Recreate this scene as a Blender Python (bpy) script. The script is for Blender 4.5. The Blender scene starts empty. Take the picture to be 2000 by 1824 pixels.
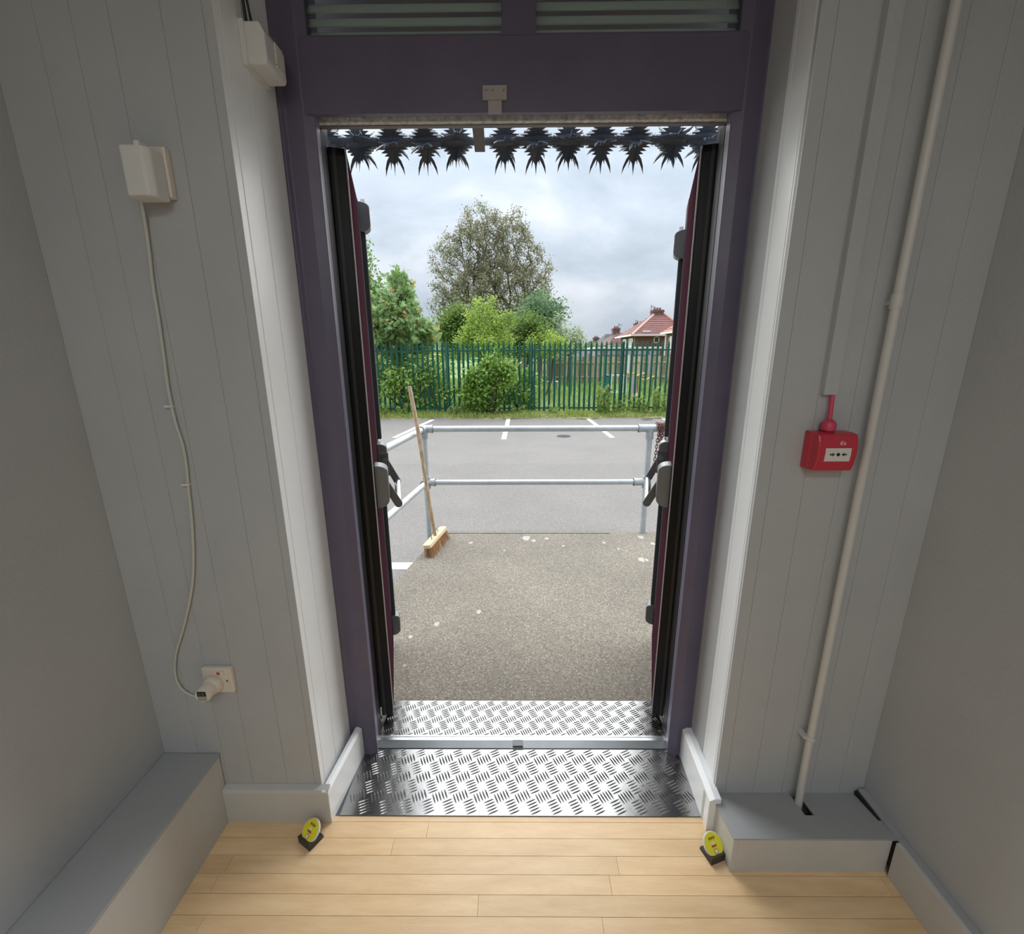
import bpy, math, random
import numpy as np
from mathutils import Vector, Matrix
random.seed(7)
rng = np.random.default_rng(7)
C = bpy.context.scene.collection
PI = math.pi

# ------------------------------------------------------------------ camera
FPX = 865.0
CAM = np.array([-0.020636, -1.422482, 1.463495])
YAW, PITCH, ROLL = -0.008681, 0.250314, -0.005145
def cam_axes():
    f = np.array([math.sin(YAW) * math.cos(PITCH), math.cos(YAW) * math.cos(PITCH), -math.sin(PITCH)])
    r = np.array([math.cos(YAW), -math.sin(YAW), 0.0])
    u = np.cross(r, f)
    return f, r * math.cos(ROLL) + u * math.sin(ROLL), -r * math.sin(ROLL) + u * math.cos(ROLL)
CF, CR, CU = cam_axes()
cd = bpy.data.cameras.new('camera')
cd.sensor_fit = 'HORIZONTAL'; cd.sensor_width = 36.0; cd.lens = FPX / 2000.0 * 36.0
cd.clip_start = 0.02; cd.clip_end = 2000
cam = bpy.data.objects.new('camera', cd); C.objects.link(cam)
cam.matrix_world = Matrix(((CR[0], CU[0], -CF[0], CAM[0]), (CR[1], CU[1], -CF[1], CAM[1]), (CR[2], CU[2], -CF[2], CAM[2]), (0, 0, 0, 1)))
bpy.context.scene.camera = cam
vs = bpy.context.scene.view_settings
vs.view_transform = 'Standard'; vs.look = 'None'; vs.gamma = 1.0; vs.use_curve_mapping = False
vs.exposure = 0.0

def at(px, py, Y=None, Z=None, X=None):
    """the point of the world seen at a pixel of the photograph, on a plane y=Y, z=Z or x=X"""
    d = CF * FPX + CR * (px - 1000.0) + CU * (912.0 - py)
    if Y is not None: t = (Y - CAM[1]) / d[1]
    elif Z is not None: t = (Z - CAM[2]) / d[2]
    else: t = (X - CAM[0]) / d[0]
    return Vector(CAM + d * t)

# ------------------------------------------------------------------ world: overcast sky
W = bpy.data.worlds.new('overcast_sky'); bpy.context.scene.world = W; W.use_nodes = True
nt = W.node_tree; nt.nodes.clear()
def N(nt, t, **kw):
    n = nt.nodes.new(t)
    for k, v in kw.items():
        if k.startswith('_'): setattr(n, k[1:], v)
        else: n.inputs[k].default_value = v
    return n
out = N(nt, 'ShaderNodeOutputWorld'); bg = N(nt, 'ShaderNodeBackground')
tc = N(nt, 'ShaderNodeTexCoord'); sep = N(nt, 'ShaderNodeSeparateXYZ')
nt.links.new(tc.outputs['Generated'], sep.inputs[0])
mp = N(nt, 'ShaderNodeMapping'); mp.inputs['Scale'].default_value = (1.0, 1.0, 2.2)
mp.inputs['Location'].default_value = (0.35, 0.2, 0.1)
nt.links.new(tc.outputs['Generated'], mp.inputs['Vector'])
nz = N(nt, 'ShaderNodeTexNoise'); nz.inputs['Scale'].default_value = 3.2; nz.inputs['Detail'].default_value = 7; nz.inputs['Roughness'].default_value = 0.52
nz.inputs['Distortion'].default_value = 0.35
nt.links.new(mp.outputs[0], nz.inputs['Vector'])
cr = N(nt, 'ShaderNodeValToRGB')
cr.color_ramp.elements[0].position = 0.33; cr.color_ramp.elements[0].color = (0.47, 0.555, 0.65, 1)
cr.color_ramp.elements[1].position = 0.68; cr.color_ramp.elements[1].color = (0.86, 0.91, 0.98, 1)
e = cr.color_ramp.elements.new(0.5); e.color = (0.61, 0.69, 0.79, 1)
nt.links.new(nz.outputs['Fac'], cr.inputs[0])
mz = N(nt, 'ShaderNodeMath', _operation='MAXIMUM'); mz.inputs[1].default_value = 0.0
nt.links.new(sep.outputs['Z'], mz.inputs[0])
mm = N(nt, 'ShaderNodeMath', _operation='MULTIPLY_ADD'); mm.inputs[1].default_value = 1.75; mm.inputs[2].default_value = 0.80
nt.links.new(mz.outputs[0], mm.inputs[0])
nt.links.new(cr.outputs[0], bg.inputs['Color']); nt.links.new(mm.outputs[0], bg.inputs['Strength'])
nt.links.new(bg.outputs[0], out.inputs[0])

# the sun's glow through the cloud, very soft, from beyond the car park
sd = bpy.data.lights.new('sun_through_cloud', 'SUN'); sd.energy = 7.0; sd.angle = math.radians(130); sd.color = (1.0, 0.975, 0.94)
so = bpy.data.objects.new('sun_through_cloud', sd); C.objects.link(so)
so.rotation_euler = Vector((0.05, -math.cos(math.radians(40)), -math.sin(math.radians(40)))).to_track_quat('-Z', 'Y').to_euler()

# unseen ceiling lamps added behind the camera to brighten the walls (fixtures are built with the room below)
for k, (lx, ly, pw) in enumerate([(-0.05, -2.35, 12.0), (-0.05, -3.6, 14.0)]):
    ld = bpy.data.lights.new('ceiling_fill_light', 'AREA'); ld.shape = 'RECTANGLE'; ld.size = 1.2; ld.size_y = 0.25
    ld.energy = pw; ld.color = (0.94, 0.975, 1.0)
    lo = bpy.data.objects.new('ceiling_fill_light', ld); C.objects.link(lo); lo.location = (lx, ly, 2.50)

# ------------------------------------------------------------------ materials
MATS = {}
def srgb(r, g, b):
    f = lambda c: (c / 255.0 / 12.92) if c / 255.0 <= 0.04045 else ((c / 255.0 + 0.055) / 1.055) ** 2.4
    return (f(r), f(g), f(b), 1)
def mat(name, col, rough=0.6, metal=0.0, var=0.0, vscale=6.0, bump=0.0, bscale=40.0, col2=None, island=0.0,
        aniso=(1, 1, 1), spec=0.5, detail=5, trans=0.0, coord='Object', speck=None, broad=0.0):
    if name in MATS: return MATS[name]
    m = bpy.data.materials.new(name); m.use_nodes = True; t = m.node_tree
    b = t.nodes['Principled BSDF']
    b.inputs['Roughness'].default_value = rough; b.inputs['Metallic'].default_value = metal
    b.inputs['Specular IOR Level'].default_value = spec
    b.inputs['Base Color'].default_value = col
    if trans: b.inputs['Transmission Weight'].default_value = trans
    tc = N(t, 'ShaderNodeTexCoord'); mp = N(t, 'ShaderNodeMapping'); mp.inputs['Scale'].default_value = aniso
    t.links.new(tc.outputs[coord], mp.inputs['Vector'])
    last = None
    if var or col2:
        nz = N(t, 'ShaderNodeTexNoise'); nz.inputs['Scale'].default_value = vscale; nz.inputs['Detail'].default_value = detail
        nz.inputs['Roughness'].default_value = 0.65
        t.links.new(mp.outputs[0], nz.inputs['Vector'])
        r = N(t, 'ShaderNodeValToRGB'); r.color_ramp.elements[0].position = 0.32; r.color_ramp.elements[1].position = 0.68
        c2 = col2 or col
        r.color_ramp.elements[0].color = [c * (1 - var) for c in col[:3]] + [1]
        r.color_ramp.elements[1].color = [min(1, c * (1 + var)) for c in c2[:3]] + [1]
        t.links.new(nz.outputs['Fac'], r.inputs[0]); last = r.outputs[0]
    if speck:
        # light aggregate grains: (scale, radius, colour)
        vo = N(t, 'ShaderNodeTexVoronoi'); vo.inputs['Scale'].default_value = speck[0]; t.links.new(mp.outputs[0], vo.inputs['Vector'])
        lt = N(t, 'ShaderNodeMath', _operation='LESS_THAN'); lt.inputs[1].default_value = speck[1]; t.links.new(vo.outputs['Distance'], lt.inputs[0])
        sx = N(t, 'ShaderNodeSeparateXYZ'); t.links.new(vo.outputs['Color'], sx.inputs[0])
        gt = N(t, 'ShaderNodeMath', _operation='GREATER_THAN'); gt.inputs[1].default_value = speck[3]; t.links.new(sx.outputs[0], gt.inputs[0])
        mu = N(t, 'ShaderNodeMath', _operation='MULTIPLY'); t.links.new(lt.outputs[0], mu.inputs[0]); t.links.new(gt.outputs[0], mu.inputs[1])
        mi = N(t, 'ShaderNodeMix', _data_type='RGBA'); t.links.new(mu.outputs[0], mi.inputs['Factor']); t.links.new(last, mi.inputs[6]); mi.inputs[7].default_value = speck[2]
        last = mi.outputs[2]
    if broad:
        nb = N(t, 'ShaderNodeTexNoise'); nb.inputs['Scale'].default_value = 1.3; nb.inputs['Detail'].default_value = 3; t.links.new(mp.outputs[0], nb.inputs['Vector'])
        rb = N(t, 'ShaderNodeMapRange'); rb.inputs['From Min'].default_value = .3; rb.inputs['From Max'].default_value = .7
        rb.inputs['To Min'].default_value = 1 - broad; rb.inputs['To Max'].default_value = 1 + broad; t.links.new(nb.outputs['Fac'], rb.inputs['Value'])
        hb_ = N(t, 'ShaderNodeHueSaturation'); t.links.new(rb.outputs[0], hb_.inputs['Value']); t.links.new(last, hb_.inputs['Color']); last = hb_.outputs[0]
    if island:
        g = N(t, 'ShaderNodeNewGeometry'); h = N(t, 'ShaderNodeHueSaturation')
        ma = N(t, 'ShaderNodeMapRange'); ma.inputs['To Min'].default_value = 1 - island; ma.inputs['To Max'].default_value = 1 + island
        t.links.new(g.outputs['Random Per Island'], ma.inputs['Value']); t.links.new(ma.outputs[0], h.inputs['Value'])
        if last: t.links.new(last, h.inputs['Color'])
        else: h.inputs['Color'].default_value = col
        last = h.outputs[0]
    if last: t.links.new(last, b.inputs['Base Color'])
    if bump:
        n2 = N(t, 'ShaderNodeTexNoise'); n2.inputs['Scale'].default_value = bscale; n2.inputs['Detail'].default_value = 4
        t.links.new(mp.outputs[0], n2.inputs['Vector'])
        bp = N(t, 'ShaderNodeBump'); bp.inputs['Strength'].default_value = bump; bp.inputs['Distance'].default_value = 0.01
        t.links.new(n2.outputs['Fac'], bp.inputs['Height']); t.links.new(bp.outputs[0], b.inputs['Normal'])
    MATS[name] = m; return m

def objvar(m, amt):
    """brightness differs a little from piece to piece"""
    t = m.node_tree; b = t.nodes['Principled BSDF']; l = b.inputs['Base Color'].links
    oi = N(t, 'ShaderNodeObjectInfo'); h = N(t, 'ShaderNodeHueSaturation'); ma = N(t, 'ShaderNodeMapRange')
    ma.inputs['To Min'].default_value = 1 - amt; ma.inputs['To Max'].default_value = 1 + amt
    t.links.new(oi.outputs['Random'], ma.inputs['Value']); t.links.new(ma.outputs[0], h.inputs['Value'])
    if l: t.links.new(l[0].from_socket, h.inputs['Color'])
    else: h.inputs['Color'].default_value = b.inputs['Base Color'].default_value
    t.links.new(h.outputs[0], b.inputs['Base Color'])

M_wall = mat('grey_wall_paint', (0.465, 0.48, 0.485, 1), 0.55, var=0.04, vscale=3, bump=0.10, bscale=90)
M_reveal = mat('white_gloss_paint', (0.90, 0.92, 0.92, 1), 0.30, var=0.02, vscale=4, bump=0.05, bscale=60)
M_skirt = mat('pale_skirting_paint', (0.56, 0.56, 0.54, 1), 0.42, var=0.05, vscale=5, bump=0.08, bscale=60)
M_boxtop = mat('box_top_paint', (0.38, 0.39, 0.40, 1), 0.45, var=0.04, vscale=5)
M_gap = mat('dark_gap', (0.02, 0.018, 0.016, 1), 0.9)
M_floor = mat('maple_floor', (0.80, 0.54, 0.29, 1), 0.36, var=0.04, vscale=5, col2=(0.86, 0.63, 0.37, 1), aniso=(1.0, 6.0, 1.0), bump=0.05, bscale=60)
objvar(M_floor, 0.07)
M_frame = mat('dark_maroon_gloss', (0.108, 0.094, 0.148, 1), 0.38, var=0.15, vscale=3, bump=0.06, bscale=30)
M_leaf = mat('black_door_edge', (0.006, 0.006, 0.007, 1), 0.4, spec=0.25)
M_leafred = mat('maroon_door_lip', (0.045, 0.018, 0.025, 1), 1.0, spec=0.0)
M_stile = mat('dark_grey_stile', (0.075, 0.078, 0.082, 1), 0.9, spec=0.05)
M_hard = mat('silver_grey_hardware', (0.20, 0.21, 0.215, 1), 0.38, metal=0.35)
M_hard2 = mat('darker_hardware', (0.13, 0.135, 0.14, 1), 0.45, metal=0.2)
M_alu = mat('aluminium', (0.80, 0.81, 0.82, 1), 0.27, metal=1.0, var=0.05, vscale=12)
M_tread = mat('tread_aluminium', (0.30, 0.30, 0.295, 1), 0.22, metal=1.0, var=0.06, vscale=9, bump=0.04, bscale=30)
M_sill = mat('sill_grey', (0.16, 0.175, 0.18, 1), 0.35, metal=0.6, var=0.1, vscale=8)
M_galv = mat('galvanised_speckle', (0.62, 0.66, 0.66, 1), 0.6, metal=0.0, var=0.30, vscale=70, col2=(0.92, 0.95, 0.95, 1))
M_soffit = mat('soffit_brown', (0.22, 0.20, 0.19, 1), 0.6)
M_glass = mat('pane_glass', (0.95, 1, 0.98, 1), 0.03, trans=1.0)
M_slat = mat('grey_green_slat', (0.66, 0.74, 0.72, 1), 0.6)
M_white = mat('white_plastic', (0.72, 0.72, 0.69, 1), 0.35)
M_cream = mat('cream_plastic', (0.74, 0.67, 0.57, 1), 0.38)
M_clear = mat('pale_lens', (0.80, 0.77, 0.66, 1), 0.25)
M_cable = mat('white_cable', (0.55, 0.55, 0.50, 1), 0.45)
M_pipe = mat('painted_pipe', (0.60, 0.59, 0.56, 1), 0.4)
M_red = mat('red_plastic', (0.55, 0.035, 0.06, 1), 0.3)
M_redcable = mat('red_cable', (0.62, 0.06, 0.12, 1), 0.4)
M_black = mat('black_print', (0.02, 0.02, 0.02, 1), 0.5)
M_dgreen = mat('dark_green_print', (0.03, 0.05, 0.02, 1), 0.5)
M_yellow = mat('yellow_sticker', (0.82, 0.78, 0.03, 1), 0.3)
M_blackp = mat('black_plastic', (0.025, 0.022, 0.02, 1), 0.45)
M_redprint = mat('red_print', (0.5, 0.08, 0.03, 1), 0.5)
M_brownprint = mat('brown_print', (0.22, 0.10, 0.02, 1), 0.5)
M_rotor = mat('spike_plastic', (0.12, 0.145, 0.185, 1), 0.4)  # haze in front of the spikes is put into this bluish grey
M_rotor_pale = mat('pale_spike_plastic', (0.55, 0.55, 0.62, 1), 0.5)
M_bracket = mat('grey_bracket', (0.28, 0.29, 0.30, 1), 0.5)
M_asph = mat('asphalt', (0.180, 0.170, 0.158, 1), 0.9, var=0.22, vscale=60, bump=0.35, bscale=150, detail=8, speck=(75, .22, (.38, .37, .36, 1), .7), broad=.06)
M_line = mat('road_paint', (0.80, 0.80, 0.77, 1), 0.7, var=0.08, vscale=20)
M_conc = mat('landing_concrete', (0.115, 0.100, 0.078, 1), 0.9, var=0.15, vscale=85, col2=(0.22, 0.198, 0.162, 1), bump=0.3, bscale=160, detail=9, speck=(95, .26, (.44, .40, .34, 1), .72), broad=.16)
M_lichen = mat('lichen', (0.36, 0.34, 0.31, 1), 0.9, var=0.15, vscale=60)
M_steel = mat('galvanised_tube', (0.47, 0.51, 0.53, 1), 0.42, metal=0.45, var=0.10, vscale=14)
M_fit = mat('galvanised_fitting', (0.40, 0.43, 0.45, 1), 0.5, metal=0.4, var=0.12, vscale=30)
M_rust = mat('rusty_chain', (0.12, 0.045, 0.035, 1), 0.8, var=0.4, vscale=80)
M_handle = mat('broom_handle_wood', (0.42, 0.27, 0.15, 1), 0.6, var=0.3, vscale=14, col2=(0.50, 0.37, 0.24, 1), aniso=(4, 4, 1))
M_head = mat('broom_head_wood', (0.66, 0.50, 0.31, 1), 0.6, var=0.08, vscale=12)
M_bristle = mat('coir_bristle', (0.46, 0.26, 0.12, 1), 0.9, island=0.45)
M_green = mat('green_powder_coat', (0.012, 0.105, 0.068, 1), 0.45, var=0.1, vscale=3)
M_grass = mat('grass_field', (0.10, 0.17, 0.035, 1), 0.95, var=0.3, vscale=0.8, col2=(0.17, 0.25, 0.06, 1), bump=0.5, bscale=20)
M_verge = mat('verge_soil', (0.15, 0.15, 0.06, 1), 0.95, var=0.4, vscale=5, col2=(0.24, 0.22, 0.11, 1), bump=0.6, bscale=25)
M_brick = mat('red_brick_wall', (0.20, 0.095, 0.08, 1), 0.9, var=0.12, vscale=4)
M_brick2 = mat('chimney_brick', (0.18, 0.10, 0.09, 1), 0.9, var=0.15, vscale=5)
M_tile = mat('red_roof_tile', (0.27, 0.135, 0.12, 1), 0.8, var=0.12, vscale=2)
M_tile2 = mat('brown_roof_tile', (0.20, 0.12, 0.11, 1), 0.8, var=0.12, vscale=2)
M_tile3 = mat('orange_roof_tile', (0.36, 0.15, 0.10, 1), 0.8, var=0.12, vscale=2)
M_mortar = mat('ridge_mortar', (0.55, 0.38, 0.33, 1), 0.8)
M_upvc = mat('white_window_frame', (0.75, 0.76, 0.77, 1), 0.4)
M_dglass = mat('dark_window_glass', (0.07, 0.10, 0.10, 1), 0.1)
M_render = mat('cream_render', (0.60, 0.60, 0.54, 1), 0.8, var=0.06, vscale=2)
M_garage = mat('garage_grey', (0.42, 0.40, 0.42, 1), 0.8, var=0.1, vscale=3)
M_slate = mat('dark_grey_roof', (0.12, 0.13, 0.14, 1), 0.95, var=0.1, vscale=3)
M_wood = mat('fence_board_wood', (0.44, 0.35, 0.24, 1), 0.85, var=0.12, vscale=3, island=0.5)
M_yel = mat('yellow_paint', (0.75, 0.55, 0.04, 1), 0.45)
M_orange = mat('orange_plastic', (0.65, 0.10, 0.03, 1), 0.5)
M_conep = mat('pink_red_plastic', (0.65, 0.16, 0.15, 1), 0.5)
M_bark = mat('bark', (0.09, 0.075, 0.06, 1), 0.9, var=0.2, vscale=10)
M_path = mat('grey_path', (0.30, 0.29, 0.30, 1), 0.9, var=0.1, vscale=5)

# ------------------------------------------------------------------ mesh helpers
class G:
    def __init__(s): s.v = []; s.f = []
    def add(s, vs_, fs):
        o = len(s.v); s.v += [tuple(v) for v in vs_]; s.f += [tuple(i + o for i in f) for f in fs]; return s
    def box(s, x0, x1, y0, y1, z0, z1, M=None):
        p = [Vector((x, y, z)) for z in (z0, z1) for y in (y0, y1) for x in (x0, x1)]
        if M: p = [M @ q for q in p]
        return s.add(p, [(0, 2, 3, 1), (4, 5, 7, 6), (0, 1, 5, 4), (2, 6, 7, 3), (0, 4, 6, 2), (1, 3, 7, 5)])
    def prism(s, poly, axis, a, b, M=None):
        """closed polygon of 2D points, extruded along an axis from a to b"""
        def mk(p, t):
            q = {'x': (t, p[0], p[1]), 'y': (p[0], t, p[1]), 'z': (p[0], p[1], t)}[axis]
            return M @ Vector(q) if M else Vector(q)
        n = len(poly); vs_ = [mk(p, a) for p in poly] + [mk(p, b) for p in poly]
        fs = [tuple(range(n))[::-1], tuple(range(n, 2 * n))] + [(i, (i + 1) % n, n + (i + 1) % n, n + i) for i in range(n)]
        return s.add(vs_, fs)
    def tube(s, pts, r, n=12, cap=True):
        pts = [Vector(p) for p in pts]; rs = r if isinstance(r, (list, tuple)) else [r] * len(pts)
        rings = []; prev = None
        for i, p in enumerate(pts):
            d = (pts[min(i + 1, len(pts) - 1)] - pts[max(i - 1, 0)]).normalized()
            if prev is None:
                a = d.orthogonal().normalized()
            else:
                a = (prev - d * prev.dot(d)).normalized()
            prev = a; b = d.cross(a)
            rings.append([p + (a * math.cos(t) + b * math.sin(t)) * rs[i] for t in [2 * PI * k / n for k in range(n)]])
        vs_ = [q for rg in rings for q in rg]; fs = []
        for i in range(len(pts) - 1):
            for k in range(n):
                fs.append((i * n + k, i * n + (k + 1) % n, (i + 1) * n + (k + 1) % n, (i + 1) * n + k))
        if cap: fs.append(tuple(range(n))[::-1]); fs.append(tuple((len(pts) - 1) * n + k for k in range(n)))
        return s.add(vs_, fs)
    def lathe(s, c, prof, n=20, M=None):
        """profile of (radius, height) turned about the z axis at c"""
        c = Vector(c); vs_ = []; fs = []
        for r, h in prof:
            for k in range(n):
                t = 2 * PI * k / n; q = Vector((r * math.cos(t), r * math.sin(t), h))
                vs_.append(c + (M @ q if M else q))
        for i in range(len(prof) - 1):
            for k in range(n): fs.append((i * n + k, i * n + (k + 1) % n, (i + 1) * n + (k + 1) % n, (i + 1) * n + k))
        fs.append(tuple(range(n))[::-1]); fs.append(tuple((len(prof) - 1) * n + k for k in range(n)))
        return s.add(vs_, fs)

def link(name, me, m, parent=None, local=False):
    o = bpy.data.objects.new(name, me); C.objects.link(o)
    if m is not None:
        for mm_ in (m if isinstance(m, list) else [m]): me.materials.append(mm_)
    if parent is not None:
        o.parent = parent
        if not local and parent.parent is None and parent.type == 'EMPTY':
            o.matrix_parent_inverse = Matrix.Translation(-parent.location)
    return o
def obj(name, g, m, parent=None, local=False, bevel=0.0, seg=2, smooth=0.0, kind=None):
    me = bpy.data.meshes.new(name); me.from_pydata([tuple(v) for v in g.v], [], g.f); me.validate()
    if smooth:
        me.polygons.foreach_set('use_smooth', [True] * len(me.polygons)); me.set_sharp_from_angle(angle=math.radians(smooth))
    import bmesh
    b = bmesh.new(); b.from_mesh(me); bmesh.ops.recalc_face_normals(b, faces=b.faces); b.to_mesh(me); b.free()
    o = link(name, me, m, parent, local)
    if bevel:
        md = o.modifiers.new('bevel', 'BEVEL'); md.width = bevel; md.segments = seg; md.limit_method = 'ANGLE'; md.angle_limit = math.radians(35)
    if kind: o['kind'] = kind
    return o
def tag(o, label, cat, group=None, kind=None):
    o['label'] = label; o['category'] = cat
    if group: o['group'] = group
    if kind: o['kind'] = kind
    return o
def thing(name, label, cat, loc, group=None, kind=None):
    o = bpy.data.objects.new(name, None); C.objects.link(o); o.location = loc; o.empty_display_size = 0.1
    return tag(o, label, cat, group, kind)
def inst(src, loc, parent=None):
    c = src.copy(); C.objects.link(c); c.location = loc
    if parent is not None: c.parent = parent
    return c

# ================================================================== ROOM
YW = -0.305            # face of the inner front wall
XL, XR = -1.126, 1.080 # side walls
OL, OR = -0.645, 0.610 # doorway corners in the inner face
YF = -0.080            # face of the door frame
CEIL = 2.62; YB = -4.4

fl = tag(obj('floor', G().box(XL - .1, XR + .1, YB, -0.30, -0.06, -0.012), M_gap), 'varnished pale maple strip floor of narrow boards', 'floor', kind='structure')
y = -0.3045; row = 0
while y > YB:
    xs = [XL]; x = XL + random.uniform(0.2, 0.9)
    if row == 0: x = 9
    if row == 1: x = at(836, 1615, Z=0).x
    if row == 2: x = at(768, 1648, Z=0).x
    if row == 5: x = at(934, 1760, Z=0).x
    while x < XR: xs.append(x); x += random.uniform(0.75, 1.5) if row not in (0, 1, 2, 5) else 9
    xs.append(XR)
    y1 = y - (0.018 if row == 0 else 0.0495)
    for a, b in zip(xs[:-1], xs[1:]):
        obj('floor_board', G().box(a + .0004, b - .0004, y1 + .0006, y - .0006, -0.012, 0.0), M_floor, fl)
    y = y1; row += 1

# front wall: core block, then the painted boards
wf = G()
wf.box(-3.2, OL - .012, YW + .012, 0.10, -0.45, 3.1); wf.box(OR + .012, 3.2, YW + .012, 0.10, -0.45, 3.1)
wf.box(OL - .012, OR + .012, YW + .012, 0.10, 2.56, 3.1)
wall_front = tag(obj('wall_front', wf, M_wall), 'grey painted boarded wall around the door opening', 'wall', kind='structure')
def board(x0, x1, z0, z1):
    g = G(); c = .0005
    g.prism([(x0 + .0003, YW + .013), (x1 - .0003, YW + .013), (x1 - .0003, YW + c), (x1 - .0003 - c, YW), (x0 + .0003 + c, YW), (x0 + .0003, YW + c)], 'z', z0, z1)
    return obj('board', g, M_wall, wall_front)
ex = [OL, OL - .022, -0.754, -0.864, -0.944, -1.020, XL]
for a, b in zip(ex[:-1], ex[1:]): board(b, a, 0.0, CEIL)
ex = [OR, OR + .034, 0.733, 0.823, 0.913, 1.003, XR]
for a, b in zip(ex[:-1], ex[1:]): board(a, b, 0.0, CEIL)
# reveals: two boards each and a corner bead
def reveal(name, sgn, x0, xb, label):
    # x0 at the room corner, xb at the frame
    w = tag(obj(name, G().box(*sorted((x0 + sgn * .014, x0 + sgn * .03)), YW + .012, YF + .03, 0, CEIL), M_wall), label, 'trim', kind='structure')
    def xat(y): return x0 + (xb - x0) * (y - YW) / (YF - YW)
    ys = [YW - 0.0005, YW + .024, -0.200, YF + .004]
    for i, (a, b) in enumerate(zip(ys[:-1], ys[1:])):
        a += .0006; b -= .0006
        g = G().prism([(xat(a), a), (xat(b), b), (xat(b) + sgn * .017, b), (xat(a) + sgn * .017, a)], 'z', 0.0, CEIL)
        obj('reveal_board', g, M_reveal, w, bevel=.0012, seg=1)
    return w
reveal('trim_1', -1, OL, -0.637, 'white glossy boarded reveal left of the doors')
reveal('trim_2', 1, OR, 0.632, 'white glossy boarded reveal right of the doors')

tag(obj('wall_left', G().box(XL - .12, XL, YB, YW + .3, 0, CEIL + .1), M_wall), 'plain grey painted side wall left of the lobby', 'wall', kind='structure')
tag(obj('wall_right', G().box(XR, XR + .12, YB, YW + .3, 0, CEIL + .1), M_wall), 'plain grey painted side wall right of the lobby', 'wall', kind='structure')
tag(obj('wall_back', G().box(XL - .12, XR + .12, YB - .12, YB, 0, CEIL + .1), M_wall), 'plain grey wall at the far inner end of the lobby', 'wall', kind='structure')
tag(obj('ceiling', G().box(XL - .12, XR + .12, YB - .12, 0.1, CEIL, CEIL + .12), mat('ceiling_paint', (0.7, 0.7, 0.68, 1), 0.8)), 'white lobby ceiling', 'ceiling', kind='structure')
for k, ly in enumerate((-2.35, -3.6)):  # housings and glowing diffusers for the added fill lamps
    t = thing('ceiling_fill_lamp', ['unseen fill lamp added on the ceiling just behind the viewpoint', 'unseen fill lamp added on the ceiling near the inner end wall'][k], 'lamp', (-0.05, ly, CEIL))
    obj('housing', G().box(-.67, .57, ly - .15, ly + .15, CEIL - .05, CEIL), M_white, t, bevel=.004)
    em = mat('fill_lamp_diffuser', (0.9, 0.9, 0.88, 1), 0.5)
    em.node_tree.nodes['Principled BSDF'].inputs['Emission Color'].default_value = (1, .965, .92, 1)
    em.node_tree.nodes['Principled BSDF'].inputs['Emission Strength'].default_value = 1.2
    obj('diffuser', G().box(-.65, .55, ly - .13, ly + .13, CEIL - .062, CEIL - .05), em, t)

# skirtings and boxed-in ledges
g = G().prism([(YW, 0), (-0.327, 0), (-0.327, .120), (-.323, .128), (YW, .134)], 'x', -0.953, -0.6175)
tag(obj('baseboard_left', g, M_skirt, bevel=.0015), 'pale skirting between the long ledge and the doorway', 'skirting', kind='structure')
def reveal_skirt(name, pts, label):
    g = G(); n = 0.128
    (xa, ya), (xb, yb), th = pts
    g.add([(xa, ya, 0), (xb, yb, 0), (xb, yb, n - .008), (xa, ya, n - .008), (xa + th * .45, ya, n), (xb + th * .45, yb, n),
           (xa + th, ya, n), (xb + th, yb, n), (xa + th, ya, 0), (xb + th, yb, 0)],
          [(0, 1, 2, 3), (3, 2, 5, 4), (4, 5, 7, 6), (6, 7, 9, 8), (0, 3, 4, 6, 8), (1, 9, 7, 5, 2), (0, 8, 9, 1)])
    return tag(obj(name, g, M_reveal, bevel=.001, seg=1), label, 'skirting', kind='structure')
reveal_skirt('baseboard_left_reveal', ((-0.6165, -0.3262), (-0.594, -0.075), -0.022), 'white skirting along the left door reveal')
reveal_skirt('baseboard_right_reveal', ((0.576, -0.348), (0.590, -0.075), 0.036), 'white skirting along the right door reveal')
g = G().prism([(0.578, -.350), (0.598, -.350), (.598, -.306), (.612, -.306), (.612, -.300), (.578, -.300)], 'z', 0, .118)
tag(obj('baseboard_corner', G().prism([(.5775, -.347), (.597, -.347), (.597, -.30), (.5775, -.30)], 'z', 0, .112), M_skirt, bevel=.002), 'short coped skirting end between right reveal and ledge', 'skirting', kind='structure')

t = thing('boxed_ledge', 'long low grey boxed-in ledge along the left wall', 'ledge', (-1.04, -2.0, 0))
obj('side_panel', G().box(-.968, -.953, -4.3, -.308, 0, .247), M_skirt, t, bevel=.0015)
obj('top_panel', G().box(XL + .001, -.950, -4.3, -.307, .247, .256), M_boxtop, t, bevel=.0015)
t = thing('boxed_ledge', 'short grey boxed-in ledge under the white pipe, right of the doors', 'ledge', (.83, -.38, 0))
zb, zf = .103, .128
ph = at(1562, 1578, Z=.112)   # pipe hole
obj('front_panel', G().box(.612, 1.046, -.460, -.445, 0, zf - .006), M_skirt, t, bevel=.001)
obj('side_panel', G().prism([(-.460, 0), (-.307, 0), (-.307, zb - .006), (-.460, zf - .006)], 'x', .597, .612), M_skirt, t, bevel=.001)
g = G()
def topz(y): return zf + (zb - zf) * (y + .462) / .155
def toppiece(x0, x1, y0, y1): g.prism([(y0, topz(y0) - .006), (y1, topz(y1) - .006), (y1, topz(y1)), (y0, topz(y0))], 'x', x0, x1)
hx0, hx1, hy0, hy1 = .846, .874, -.386, -.309
toppiece(.5955, hx0, -.462, -.3055); toppiece(hx1, 1.072, -.462, -.3055); toppiece(hx0, hx1, -.462, hy0)
obj('top_panel', g, M_boxtop, t)
obj('dark_void', G().box(.83, .89, -.42, -.308, .004, .05), M_gap, t)
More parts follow.
